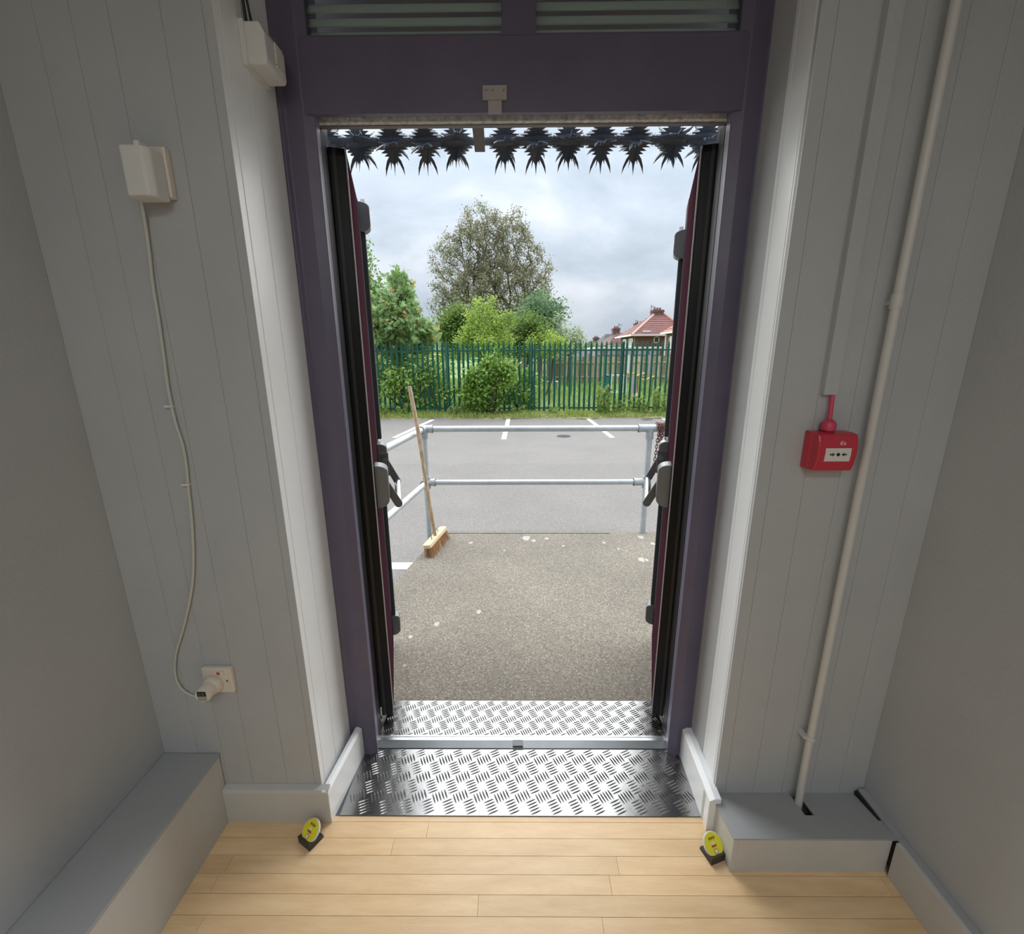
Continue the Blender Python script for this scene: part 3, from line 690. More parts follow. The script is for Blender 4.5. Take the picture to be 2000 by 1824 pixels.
# landing slab
ZL = -.020
lp = [(-1.10, .105), (-.845, 1.241), (-.665, 2.135), (1.80, 2.128), (1.80, .105)]
ld_ = thing('concrete_landing', 'worn concrete landing outside the doors', 'landing', (0, 1.1, ZG), kind='structure')
obj('slab', G().prism(lp, 'z', ZG - .05, ZL), M_conc, ld_, bevel=.006)
obj('doorway_infill', G().box(-.64, .64, -.055, .106, ZG - .05, -.013), M_conc, ld_)
obj('edge_strip', G().prism([(-.60, 2.095), (.78, 2.090), (.78, 2.150), (-.60, 2.150)], 'z', ZG, ZL + .004), mat('pale_concrete_edge', (.17, .155, .135, 1), .9, var=.2, vscale=30), ld_)
sp = [(935, 1195, 9), (853, 1219, 10), (1028, 1051, 14), (1042, 1056, 8), (1253, 1093, 12), (1263, 1094, 7), (1180, 1060, 6), (1252, 1049, 10), (920, 1060, 7), (1100, 1066, 5), (1275, 1062, 8), (985, 1075, 4), (1068, 1052, 7), (802, 1244, 8), (1208, 1072, 5), (790, 1300, 7)]
for px, py, s in sp:
    c = at(px, py, Z=ZL); sc = s * (c.y + 1.42) / 865 * .62
    n = 10; off = random.random() * 6
    g = G().prism([(c.x + sc * (1 + .25 * math.sin(3 * k + off)) * math.cos(2 * PI * k / n), c.y + 1.4 * sc * (1 + .25 * math.cos(2 * k + off)) * math.sin(2 * PI * k / n)) for k in range(n)], 'z', ZL - .001, ZL + .0012)
    obj('lichen_patch', g, M_lichen, ld_)

# ---- tubular guard rail
YR = 2.12; ZT, ZM = .877, .427; RR = .0242
PLX, PRX = -.765, 1.062
rl = thing('guard_rail', 'grey galvanised tube guard rail around the landing', 'railing', (.1, YR, ZG))
obj('post', G().tube([(PLX, YR, ZG), (PLX, YR, ZT - .05)], RR, 18), M_steel, rl, smooth=50)
obj('post', G().tube([(PRX, YR, ZL), (PRX, YR, ZT - .05)], RR, 18), M_steel, rl, smooth=50)
obj('top_rail', G().tube([(PLX + .05, YR, ZT), (PRX - .06, YR, ZT)], RR, 18), M_steel, rl, smooth=50)
obj('mid_rail', G().tube([(PLX + .05, YR, ZM), (PRX - .05, YR, ZM)], RR * .92, 18), M_steel, rl, smooth=50)
dx = .125; Y0 = .16
for nm, z, r in (('top_side_rail', ZT, RR), ('mid_side_rail', ZM, RR * .95)):
    obj(nm, G().tube([(PLX - .004, YR - .05, z), (PLX - dx * (YR - Y0), Y0, z)], r, 18), M_steel, rl, smooth=50)
obj('post', G().tube([(PLX - dx * (YR - .2), .2, ZG), (PLX - dx * (YR - .2), .2, ZT - .04)], RR, 18), M_steel, rl, smooth=50)
RF = RR * 1.28
def fitting(segs):
    g = G()
    for a, b in segs: g.tube([a, b], RF, 18)
    for a, b in segs:
        a, b = Vector(a), Vector(b); u = (b - a).normalized(); g.tube([b - u * .012, b], RF * 1.10, 18)
    obj('fitting', g, M_fit, rl, smooth=50)
fitting([((PLX, YR, ZT), (PLX + .075, YR, ZT)), ((PLX, YR, ZT), (PLX - .009, YR - .075, ZT)), ((PLX, YR, ZT + .02), (PLX, YR, ZT - .075))])
fitting([((PLX, YR, ZM), (PLX + .075, YR, ZM)), ((PLX, YR, ZM), (PLX - .009, YR - .065, ZM)), ((PLX, YR, ZM + .05), (PLX, YR, ZM - .05))])
fitting([((PRX, YR, ZT), (PRX - .095, YR, ZT)), ((PRX, YR, ZT), (PRX + .145, YR, ZT)), ((PRX, YR, ZT), (PRX, YR, ZT - .085))])
fitting([((PRX, YR, ZM), (PRX - .105, YR, ZM)), ((PRX, YR, ZM + .05), (PRX, YR, ZM - .05))])

# ---- rusty chain draped on the right end of the rail: a link is a part
ch = thing('rusty_chain', 'rusty brown chain looped over the right end of the guard rail', 'chain', (1.13, YR - .04, .55))
lk = G()
ring = []
for k in range(14):
    t_ = 2 * PI * k / 14; ring.append((.0085 * math.cos(t_), 0, .0175 * math.sin(t_)))
n6 = 6; vv = []; ff = []
for i, p in enumerate(ring):
    p = Vector(p); d = (Vector(ring[(i + 1) % 14]) - Vector(ring[i - 1])).normalized(); a = Vector((0, 1, 0)); b = d.cross(a)
    for k in range(n6): vv.append(p + (a * math.cos(k * PI / 3) + b * math.sin(k * PI / 3)) * .0033)
for i in range(14):
    for k in range(n6): ff.append((i * n6 + k, i * n6 + (k + 1) % n6, ((i + 1) % 14) * n6 + (k + 1) % n6, ((i + 1) % 14) * n6 + k))
lk.add(vv, ff)
link_me = None
def add_link(p, d, tw):
    global link_me
    if link_me is None:
        o = obj('link', lk, M_rust, ch, local=True, smooth=60); link_me = o.data
    else: o = link('link', link_me, None, ch, local=True)
    q = Vector(d).to_track_quat('Z', 'Y') @ Matrix.Rotation(tw, 3, 'Z').to_quaternion()
    o.rotation_mode = 'QUATERNION'; o.rotation_quaternion = q; o.location = Vector(p) - ch.location
def strand(P):
    P = smooth_pts([Vector(p) for p in P], 10); acc = 0; nxt = 0; k = 0
    for a, b in zip(P[:-1], P[1:]):
        L = (b - a).length
        while nxt <= acc + L and L > 0:
            f = (nxt - acc) / L; add_link(a.lerp(b, f), (b - a).normalized(), (PI / 2 if k % 2 else 0) + .5); k += 1; nxt += .0255
        acc += L
yk = YR - .038
strand([(1.150, YR + .02, ZT + .035), (1.140, yk, ZT + .02), (1.118, yk - .005, ZT - .06), (1.110, yk - .006, ZT - .19), (1.098, yk - .006, ZT - .335)])
strand([(1.165, YR + .02, ZT + .03), (1.158, yk, ZT + .01), (1.148, yk - .010, ZT - .10), (1.162, yk - .012, ZT - .16)])
strand([(1.130, YR + .02, ZT + .036), (1.128, yk, ZT + .02), (1.124, yk - .018, ZT - .09), (1.136, yk - .020, ZT - .13), (1.145, yk - .018, ZT - .02), (1.150, yk, ZT + .025)])
strand([(1.185, YR, ZT + .038), (1.180, yk, ZT + .01), (1.176, yk - .012, ZT - .13), (1.168, yk - .014, ZT - .17)])
strand([(1.115, YR, ZT + .036), (1.118, yk - .004, ZT + .01), (1.140, yk - .012, ZT - .03), (1.170, yk - .006, ZT + .02), (1.175, YR, ZT + .038)])

# ---- broom leaning on the rail
br = thing('broom', 'yard broom with wooden handle leaning against the guard rail', 'broom', (-.66, 1.86, ZL))
Bl = at(827, 1069, Z=.075); Br_ = at(876, 1015, Z=.075)
Br_ = Bl + (Br_ - Bl).normalized() * .44
d = (Br_ - Bl).normalized(); nn = Vector((d.y, -d.x, 0)).normalized()  # towards the viewer / right
hd = (Bl + Br_) / 2
top = at(800, 757, Y=1.80); base = at(850, 1036, Y=hd.y)
up = (top - base).normalized()
nn = (nn - up * nn.dot(up)).normalized()
Mb = Matrix(((d.x, nn.x, 0, 0), (d.y, nn.y, 0, 0), (d.z, nn.z, 1, 0), (0, 0, 0, 1)))
zax = d.cross(nn).normalized()
if zax.z < 0: zax = -zax
zax = (zax + Vector((-.10, 0, 0))).normalized()
Mh = Matrix.Identity(4)
for i, v in enumerate((d, nn, zax)):
    for j in range(3): Mh[j][i] = v[j]
Mh = Matrix.Translation(hd + Vector((0.012, 0, -.012))) @ Mh
hl = .195
obj('head', G().prism([(-hl, -.020), (-hl + .012, -.030), (hl - .012, -.030), (hl, -.020), (hl, .020), (hl - .012, .030), (-hl + .012, .030), (-hl, .020)], 'z', -.012, .016, Mh), M_head, br, bevel=.002)
g = G()
for i in range(46):
    for j in range(9):
        a = -hl + .012 + i * (2 * hl - .024) / 45; b = -.024 + j * .006
        L_ = .086 + random.uniform(-.006, .004)
        p0 = Vector((a, b, -.011)); sp_ = Vector((a * .10 + random.uniform(-.004, .004), b * .55 + random.uniform(-.004, .004), -L_))
        tw = Vector((.0019, 0, 0)); tw2 = Vector((0, .0019, 0))
        q = [p0 - tw, p0 + tw2, p0 + tw, p0 + sp_]
        g.add([Mh @ v for v in q], [(0, 1, 3), (1, 2, 3), (2, 0, 3)])
        g.add([Mh @ (p0 + Vector((random.uniform(-.002, .002), random.uniform(-.002, .002), 0)) + sp_ * f * Vector((1, 1, 1)).x + w_) for f, w_ in ((0, -tw * .8), (0, tw * .8), (1, tw * .8), (1, -tw * .8))], [(0, 1, 2, 3)])
obj('bristles', g, M_bristle, br, kind='stuff')
hb = Mh @ Vector((0, 0, .012)); mid = at(818, 850, Y=1.845)
top = hb + (mid - hb).normalized() * 1.185
topp = at(800, 757, Y=(hb + (mid - hb) * 1.4).y); 
obj('handle', G().tube(smooth_pts([hb, hb.lerp(mid, .5) + Vector((-.004, 0, 0)), mid, topp], 5), [.0148] * 15 + [.0140], 14), M_handle, br, smooth=50)
obj('handle_tip', G().lathe(topp, [(.0142, -.004), (.0142, .003), (.010, .009)], 14), M_hard, br, smooth=50)
g = G()
for s in (-1, 1):
    g.tube([Mh @ Vector((s * .085, -.006 * s, .017)), Mh @ Vector((s * .070, 0, .035)), hb.lerp(mid, .085)], .0035, 8)
obj('stay_bracket', g, M_hard2, br, smooth=50)

# ================================================================== PALISADE FENCE
YP = 12.5; ZB, ZP = -.36, 1.832
pf = thing('palisade_fence', 'tall green steel palisade fence at the far side of the car park', 'fence', (0, YP, ZG))
pale_me = None; pitch = .1555; x = -6.3 + .02; k = 0
pl = G(); w = .034
prof = [(-w, .012), (-w * .45, -.004), (0, .008), (w * .45, -.004), (w, .012)]
top_ = [ZP - .10, ZP - .045, ZP, ZP - .045, ZP - .10]
vv = [(a, b, ZB + .08) for a, b in prof] + [(a, b, ZP - .105) for a, b in prof] + [(-w * .62, .008, ZP - .06), (0, .004, ZP), (w * .62, .008, ZP - .06)]
vv2 = [(a, b + .005, c_) for a, b, c_ in vv]; m_ = len(vv)
fr_ = [(0, 1, 6, 5), (1, 2, 7, 6), (2, 3, 8, 7), (3, 4, 9, 8), (5, 6, 10), (6, 7, 11, 10), (7, 8, 12, 11), (8, 9, 12)]
pl.add(vv + vv2, fr_ + [tuple(i + m_ for i in f)[::-1] for f in fr_] + [(0, 5, 5 + m_, m_), (5, 10, 10 + m_, 5 + m_), (10, 11, 11 + m_, 10 + m_), (11, 12, 12 + m_, 11 + m_), (12, 9, 9 + m_, 12 + m_), (9, 4, 4 + m_, 9 + m_), (4, 3, 3 + m_, 4 + m_), (3, 2, 2 + m_, 3 + m_), (2, 1, 1 + m_, 2 + m_), (1, 0, m_, 1 + m_)])
while x < 7.0:
    if pale_me is None: o = obj('pale', pl, M_green, pf, local=True); pale_me = o.data
    else: o = link('pale', pale_me, None, pf, local=True)
    o.location = Vector((x + random.uniform(-.004, .004), YP - .03, random.uniform(-.008, .008))) - pf.location
    o.rotation_euler = (0, random.uniform(-.006, .006), 0)
    x += pitch
for z in (1.575, -.165):
    obj('rail', G().box(-6.4, 7.1, YP - .018, YP + .035, z - .022, z - .016).box(-6.4, 7.1, YP - .018, YP - .012, z - .045, z), M_green, pf)
for px in (874, 1039, 1215):
    p = at(px, 740, Y=YP).x
    obj('post', G().box(p - .028, p - .022, YP, YP + .10, ZG - .1, 1.80).box(p + .022, p + .028, YP, YP + .10, ZG - .1, 1.80).box(p - .028, p + .028, YP + .045, YP + .052, ZG - .1, 1.80), M_green, pf)
p = at(874, 740, Y=YP).x
obj('cover_post', G().box(p - .035, p + .035, YP - .045, YP - .035, ZG - .05, ZP + .01), M_green, pf)

# ================================================================== GROUND COVER
vg = G(); nx_ = 60
rows_ = [(11.42, ZG + .0), (11.55, ZG + .02), (11.9, ZG + .06), (12.5, ZG + .05), (13.4, ZG + .02), (14.2, ZG - .02)]
vs_ = []
for (yy, zz) in rows_:
    for i in range(nx_ + 1):
        xx = -12 + 26 * i / nx_; vs_.append((xx, yy + (.07 * math.sin(xx * 2.3) + .04 * math.sin(xx * 5.1 + 1) if yy < 11.7 else 0), zz + .02 * math.sin(xx * 3 + yy * 4)))
fs = [(j * (nx_ + 1) + i, j * (nx_ + 1) + i + 1, (j + 1) * (nx_ + 1) + i + 1, (j + 1) * (nx_ + 1) + i) for j in range(len(rows_) - 1) for i in range(nx_)]
vg.add(vs_, fs)
tag(obj('verge', vg, M_verge, smooth=60), 'rough earth verge along the foot of the green fence', 'verge', kind='structure')
tag(obj('grass_field', G().box(-400, 400, 14.0, 900, ZG - .3, ZG - .03), M_grass), 'green field beyond the palisade fence', 'field', kind='structure')
a = at(1068, 762, Z=ZG); b = at(1165, 778, Z=ZG)
tag(obj('play_path', G().box(at(1066, 770, Z=ZG).x - 1.0, at(1165, 770, Z=ZG).x, 14.6, 18.5, ZG - .04, ZG - .018), M_path), 'grey hard path in the playground beyond the fence', 'path', kind='structure')

def npmesh(name, V, F, m, parent=None, kind=None, local=False):
    """V: (n,k,3) copies of a k-gon patch, F: list of faces over the k vertices"""
    n, k, _ = V.shape; me = bpy.data.meshes.new(name)
    me.vertices.add(n * k); me.vertices.foreach_set('co', V.reshape(-1).astype(np.float32))
    lt = [len(f) for f in F]; base = np.concatenate([np.array(f) for f in F])
    loops = (base[None, :] + (np.arange(n) * k)[:, None]).reshape(-1)
    tot = np.tile(np.array(lt), n); st = np.concatenate([[0], np.cumsum(tot)[:-1]])
    me.loops.add(len(loops)); me.loops.foreach_set('vertex_index', loops.astype(np.int32))
    me.polygons.add(len(tot)); me.polygons.foreach_set('loop_start', st.astype(np.int32)); me.polygons.foreach_set('loop_total', tot.astype(np.int32))
    me.update(calc_edges=True); me.validate()
    o = link(name, me, m, parent, local)
    if kind: o['kind'] = kind
    return o
LEAF = np.array([(0, 0, 0), (.30, .35, .10), (0, 1, 0), (-.30, .35, .10)]); LEAF_F = [(0, 1, 2), (0, 2, 3)]
_m = [(0, 0), (.18, .06), (.48, -.02), (.36, .28), (.50, .52), (.24, .50), (.18, .74), (0, 1.0)]
MAPLE = np.array([(a_, b_, .12 * abs(a_)) for a_, b_ in _m] + [(-a_, b_, .12 * abs(a_)) for a_, b_ in _m[-2:0:-1]])
MAPLE_F = [tuple(range(0, 8)), (0,) + tuple(range(7, 14))]
def foliage(name, P, size, m, parent, template=LEAF, faces=LEAF_F, up=.5, sv=.35, droop=0.0):
    P = np.asarray(P); n = len(P)
    nrm = rng.normal(size=(n, 3)); nrm[:, 2] += up * 2; nrm[:, 1] -= up * .8; nrm /= np.linalg.norm(nrm, axis=1)[:, None]
    t = rng.normal(size=(n, 3)); t[:, 2] -= droop; t -= nrm * (t * nrm).sum(1)[:, None]; t /= np.linalg.norm(t, axis=1)[:, None]
    b = np.cross(t, nrm); s = size * (1 + sv * rng.uniform(-1, 1, n))[:, None, None]
    V = P[:, None, :] + s * (template[None, :, 0:1] * b[:, None, :] + template[None, :, 1:2] * t[:, None, :] + template[None, :, 2:3] * nrm[:, None, :])
    return npmesh(name, V, faces, m, parent, 'stuff')
def leafmat(name, c1, c2, island=.35, rough=.6, third=None):
    m = mat(name, c1, rough, col2=c2, var=.1, vscale=1.6, island=island)
    t = m.node_tree; b = t.nodes['Principled BSDF']
    # thin leaves let some light through
    tr = N(t, 'ShaderNodeBsdfTranslucent'); ad = N(t, 'ShaderNodeMixShader'); ad.inputs[0].default_value = .38
    src = b.inputs['Base Color'].links[0].from_socket
    if third:
        g = N(t, 'ShaderNodeNewGeometry'); mth = N(t, 'ShaderNodeMath', _operation='GREATER_THAN'); mth.inputs[1].default_value = .955
        mx = N(t, 'ShaderNodeMix', _data_type='RGBA'); t.links.new(g.outputs['Random Per Island'], mth.inputs[0]); t.links.new(mth.outputs[0], mx.inputs['Factor'])
        t.links.new(src, mx.inputs[6]); mx.inputs[7].default_value = third; src = mx.outputs[2]; t.links.new(src, b.inputs['Base Color'])
    t.links.new(src, tr.inputs['Color'])
    o = [n for n in t.nodes if n.type == 'OUTPUT_MATERIAL'][0]
    t.links.new(b.outputs[0], ad.inputs[1]); t.links.new(tr.outputs[0], ad.inputs[2]); t.links.new(ad.outputs[0], o.inputs[0])
    return m
L_maple = leafmat('maple_leaves', (.20, .34, .10, 1), (.34, .48, .20, 1), .3, third=(.75, .33, .10, 1))
L_lime = leafmat('lime_leaves', (.24, .38, .05, 1), (.42, .54, .12, 1), .35)
L_dark = leafmat('yew_leaves', (.10, .18, .03, 1), (.20, .30, .06, 1), .3)
L_teal = leafmat('bluish_leaves', (.12, .22, .10, 1), (.22, .34, .17, 1), .3)
L_willow = leafmat('willow_leaves', (.20, .21, .11, 1), (.34, .32, .20, 1), .45)
L_pale = leafmat('pale_leaves', (.34, .42, .26, 1), (.46, .54, .34, 1), .3)
L_laurel = leafmat('laurel_leaves', (.13, .27, .03, 1), (.30, .46, .09, 1), .4, rough=.35)
L_ivy = leafmat('ivy_leaves', (.16, .30, .04, 1), (.36, .50, .12, 1), .4)
L_left = leafmat('left_tree_leaves', (.14, .26, .07, 1), (.26, .40, .14, 1), .35)
L_grass = leafmat('grass_blades', (.22, .32, .05, 1), (.42, .48, .14, 1), .35)
L_weed = leafmat('weed_leaves', (.16, .27, .05, 1), (.34, .45, .13, 1), .4)

def grow(root, targets, up=0.55):
    """join target points into branches, each to the node that gives the shortest way to the root"""
    root = np.array(root); T = np.array(sorted(targets.tolist(), key=lambda p: np.linalg.norm(np.array(p) - root)))
    pts = [root]; par = [-1]; pl_ = [0.0]
    for p in T:
        A = np.array(pts); d = np.linalg.norm(A - p, axis=1)
        above = np.maximum(0, A[:, 2] - p[2])
        cst = d + up * np.array(pl_) + above * 1.5
        j = int(np.argmin(cst)); pts.append(p); par.append(j); pl_.append(pl_[j] + d[j])
    return np.array(pts), par
def branches(pts, par, rmin, rpow=.5, rscale=1.0):
    n = len(pts); cnt = np.ones(n)
    for i in range(n - 1, 0, -1): cnt[par[i]] += cnt[i]
    r = rmin * cnt ** rpow * rscale; g = G()
    for i in range(1, n):
        a, b = Vector(pts[par[i]]), Vector(pts[i])
        if (b - a).length < 1e-4: continue
        midp = a.lerp(b, .5) + Vector((0, 0, -.04 * (b - a).length)) + Vector(rng.normal(size=3) * .04 * (b - a).length)
        r0 = min(r[par[i]], r[i] * 1.4); g.tube([a, midp, b], [r0, (r0 + r[i]) / 2, r[i]], 5 if r[i] < rmin * 4 else 8, cap=False)
    return g, cnt
def sample_env(env, n, Y, depth=1.0, inner=0.0):
    """points inside ellipsoids given as (px, py, rx, ry) at distance Y"""
    vol = np.array([e_[2] * e_[3] * e_[2] for e_ in env], float); vol /= vol.sum(); out_ = []
    for e_, k_ in zip(env, rng.multinomial(n, vol)):
        c_ = np.array(at(e_[0], e_[1], Y=Y)); s_ = (Y - CAM[1]) / FPX
        v = rng.normal(size=(k_, 3)); v /= np.linalg.norm(v, axis=1)[:, None] + 1e-9; v *= (inner + (1 - inner) * rng.uniform(0, 1, k_) ** (1 / 3.))[:, None]
        out_.append(c_ + v * np.array([e_[2] * s_, e_[2] * s_ * depth, e_[3] * s_]))
    return np.concatenate(out_)
def plant(name, label, cat, env, Y, root_px, ntgt, nleaf, size, m, jit, up=.55, rmin=.006, tmpl=None, inner=.35, depth=1.0, tipbias=1.0, zg=None, leafup=.5, rpow=.5, group=None):
    rt = at(root_px, 760, Y=Y); root = (rt.x, Y, ZG - .02 if zg is None else zg)
    T = sample_env(env, ntgt, Y, depth, inner); T = T[T[:, 2] > root[2] + .15]
    pts, par = grow(root, T, up); g, cnt = branches(pts, par, rmin, rpow)
    t = thing(name, label, cat, root, group)
    obj('branches', g, M_bark, t, smooth=70)
    wgt = (1.0 / cnt[1:]) ** tipbias; wgt /= wgt.sum()
    idx = rng.choice(np.arange(1, len(pts)), nleaf, p=wgt)
    f = rng.uniform(0, 1, nleaf)[:, None] ** .7; P = pts[idx] * f + pts[np.array(par)[idx]] * (1 - f) + rng.normal(size=(nleaf, 3)) * jit
    P = P[P[:, 2] > root[2] + .06]
    if tmpl == 'maple': foliage('foliage', P, size, m, t, MAPLE, MAPLE_F, up=leafup, droop=1.0)
    else: foliage('foliage', P, size, m, t, up=leafup)
    return t

# far trees first
plant('willow_tree', 'tall thin twiggy grey-green tree against the sky', 'tree', [(968, 585, 88, 78), (945, 480, 46, 72), (1000, 478, 38, 68), (1040, 540, 36, 60), (878, 520, 36, 56), (862, 585, 26, 40), (1050, 620, 40, 60), (915, 455, 26, 40)], 32.0, 990, 1500, 46000, .135, L_willow, .17, up=.32, rmin=.010, inner=.0, tipbias=.8, rpow=.42)
plant('leafy_tree', 'rounded bluish green tree right of the tall thin tree', 'tree', [(1062, 615, 34, 42), (1040, 640, 45, 40)], 25.5, 1050, 120, 7500, .17, L_teal, .28)
plant('leafy_tree', 'tall green tree at the far left, partly behind the left door leaf', 'tree', [(700, 560, 38, 75), (690, 520, 30, 60), (715, 610, 30, 50)], 22.0, 690, 150, 7500, .17, L_left, .26)
plant('yew_bush', 'dark green rounded bush left of the lime green shrub', 'bush', [(905, 645, 42, 36), (880, 655, 26, 30)], 19.0, 900, 90, 7000, .13, L_dark, .22)
plant('yew_bush', 'dark green rounded bush right of the lime green shrub', 'bush', [(1030, 655, 42, 30), (1010, 665, 30, 28)], 19.5, 1025, 90, 7000, .13, L_dark, .22)
plant('lime_shrub', 'bright lime green shrub rising behind the middle of the fence', 'shrub', [(955, 628, 22, 44), (923, 605, 11, 36), (985, 628, 20, 20), (945, 668, 52, 22), (915, 655, 20, 18)], 16.5, 955, 150, 6500, .10, L_lime, .13)
plant('pale_shrub', 'thin pale green shrub right of the trees above the fence', 'shrub', [(1108, 668, 32, 28), (1092, 640, 12, 26), (1125, 655, 16, 14)], 24.0, 1108, 110, 1500, .16, L_pale, .15)
plant('lime_shrub', 'low lime green shrub just left of the thin pale shrub', 'shrub', [(1062, 672, 30, 20), (1085, 680, 25, 14)], 18.0, 1065, 60, 2600, .10, L_lime, .14)
plant('far_hedge', 'low distant hedge left of the red roofed houses', 'hedge', [(1100, 683, 75, 8), (1040, 685, 60, 10)], 48.0, 1095, 80, 3500, .30, L_dark, .3)
plant('maple_tree', 'broad-leaved young maple with some orange leaves behind the fence', 'tree', [(775, 640, 62, 52), (775, 575, 26, 40), (738, 625, 34, 50), (825, 655, 28, 34), (845, 672, 18, 12)], 13.3, 790, 190, 4600, .155, L_maple, .12, tmpl='maple', inner=.45, rmin=.005, leafup=.35)
plant('ivy_bush', 'leafy green bush behind the fence at the left', 'bush', [(800, 745, 66, 45), (760, 730, 40, 35), (845, 735, 36, 50)], 13.2, 790, 140, 4200, .12, L_ivy, .13)
plant('climbing_weed', 'pale green climbing plant on the fence beside the fence post', 'bush', [(860, 765, 24, 38), (815, 775, 30, 28), (890, 770, 20, 30)], 12.62, 862, 90, 900, .12, L_ivy, .06, depth=.35)
plant('laurel_bush', 'glossy green bush growing in front of the middle of the fence', 'bush', [(955, 752, 46, 48), (975, 720, 28, 34), (935, 785, 34, 26)], 12.15, 955, 170, 5200, .115, L_laurel, .10, depth=.5)
plant('laurel_bush', 'green bush behind the fence just right of the glossy bush', 'bush', [(1025, 760, 34, 36), (1005, 775, 26, 26)], 13.0, 1020, 80, 2300, .11, L_laurel, .11)

plant('far_hedge', 'low distant green hedge beyond the playground on the left', 'hedge', [(790, 690, 110, 16), (930, 688, 80, 18), (720, 680, 60, 26)], 62.0, 850, 120, 9000, .38, L_left, .35)

# grass blades on the verge and behind the fence
BL = np.array([(-.5, 0, 0), (.5, 0, 0), (.32, 0, .55), (0, 0, 1.0), (-.32, 0, .55)])
def blades(name, label, n, xr, yr, h, w, m, dens=None, z0=ZG):
    P = np.zeros((n, 3)); P[:, 0] = rng.uniform(*xr, n); P[:, 1] = rng.uniform(*yr, n)
    P[:, 2] = z0 + .03
    hh = h * rng.uniform(.35, 1, n) * (.6 + .4 * np.sin(P[:, 0] * 2.1 + 1) ** 2); a = rng.uniform(0, 2 * PI, n); lean = rng.uniform(0, .65, n) * hh
    V = np.zeros((n, 5, 3)); ca, sa = np.cos(a), np.sin(a)
    for k in range(5):
        bx, _, bz = BL[k]
        V[:, k, 0] = P[:, 0] + bx * w * ca + (bz ** 2) * lean * sa
        V[:, k, 1] = P[:, 1] + bx * w * sa - (bz ** 2) * lean * ca
        V[:, k, 2] = P[:, 2] + bz * hh
    o = npmesh(name, V, [(0, 1, 2, 4), (4, 2, 3)], m, None, 'stuff')
    return tag(o, label, 'grass', kind='stuff')
blades('verge_grass', 'yellowish green grass along the foot of the fence', 11000, (-5.5, 6.0), (11.5, 12.7), .20, .016, L_grass)
blades('field_grass', 'long green grass just beyond the palisade fence', 14000, (-6, 7.5), (12.8, 18.0), .32, .022, L_weed)
blades('field_grass', 'green grass farther out in the playground field', 9000, (-8, 12), (18.0, 30.0), .45, .05, L_weed)

def weed(label, px, Y, wpx, hpx, n, m=L_weed, size=.085):
    rt = at(px, 800, Y=Y); z0 = ZG + .03; t = thing('weed_clump', label, 'weeds', (rt.x, Y, z0), 'weeds along the fence')
    s_ = (Y - CAM[1]) / FPX; wd = wpx * s_; ht = hpx * s_; g = G(); P = []
    for k in range(n):
        bx, by = rt.x + rng.uniform(-wd, wd), Y + rng.uniform(-.12, .12); h = ht * rng.uniform(.5, 1.0); lx_ = rng.normal() * .12 * h; ly_ = rng.normal() * .08 * h
        g.tube([(bx, by, z0 - .03), (bx + lx_ * .4, by + ly_ * .4, z0 + h * .5), (bx + lx_, by + ly_, z0 + h)], [.005, .004, .0015], 5, cap=False)
        for q in range(int(9 + 16 * h)):
            f = rng.uniform(.05, 1); P.append((bx + lx_ * f * f, by + ly_ * f * f, z0 + h * f))
    obj('stems', g, M_green if False else mat('weed_stem', (.20, .28, .08, 1), .8), t)
    foliage('leaves', np.array(P), size, m, t, up=.15)
weed('tall bushy nettles at the fence foot right of the middle post', 1178, 12.2, 13, 62, 16, size=.10)
weed('nettles and long grass at the fence foot under the white barrier', 1215, 12.1, 14, 40, 12)
weed('bright green weeds at the fence foot under the orange cone', 1250, 12.15, 16, 42, 14)
weed('tall green weeds at the fence foot near the right door leaf', 1285, 12.1, 14, 56, 14)
weed('weeds at the extreme right of the fence, beside the right door leaf', 1310, 12.05, 12, 50, 10)
weed('small weeds at the fence foot between glossy bush and middle post', 1015, 12.1, 14, 24, 8)
weed('small leafy weeds at the foot of the fence behind the broom', 790, 12.1, 18, 30, 12, L_ivy)
weed('low yellow-green weeds at the fence foot left of the glossy bush', 890, 12.0, 16, 22, 9)
weed('low weeds at the fence foot at the far left', 745, 12.1, 14, 24, 9)
weed('thin low weeds at the fence foot right of the middle fence post', 1090, 12.1, 26, 20, 9)

# ================================================================== PLAYGROUND THINGS
def rod(P, r, m, name, par, n=8): return obj(name, G().tube(smooth_pts([Vector(p) for p in P], 4), r, n), m, par, smooth=50)
Y1 = 17.0
def pt(px, py, Y=Y1): return at(px, py, Y=Y)
zf_ = ZG - .03
t = thing('jungle_gym', 'yellow tube climbing frame seen through the fence at the left', 'climbing frame', (pt(790, 760).x, Y1, zf_))
a, b = pt(736, 712), pt(866, 693); zt_ = pt(760, 694).z
rod([(a.x, Y1, zt_ - .35), (a.x + .12, Y1, zt_ - .06), (a.x + .45, Y1, zt_), (b.x - .3, Y1, zt_), (b.x, Y1, zt_ - .05)], .045, M_yel, 'top_bar', t)
obj('post', G().tube([(a.x, Y1, zf_), (a.x, Y1, zt_ - .33)], .04, 8), M_steel, t); obj('post', G().tube([(b.x, Y1, zf_), (b.x, Y1, zt_ - .04)], .04, 8), M_steel, t)
t = thing('play_panel', 'red and white play panel seen beside the left door leaf', 'play panel', (pt(733, 760, 15.5).x, 15.5, zf_))
a = pt(724, 733, 15.5); b = pt(742, 775, 15.5)
obj('white_board', G().box(a.x, a.x + .10, 15.5, 15.54, zf_, a.z + .35), M_upvc, t)
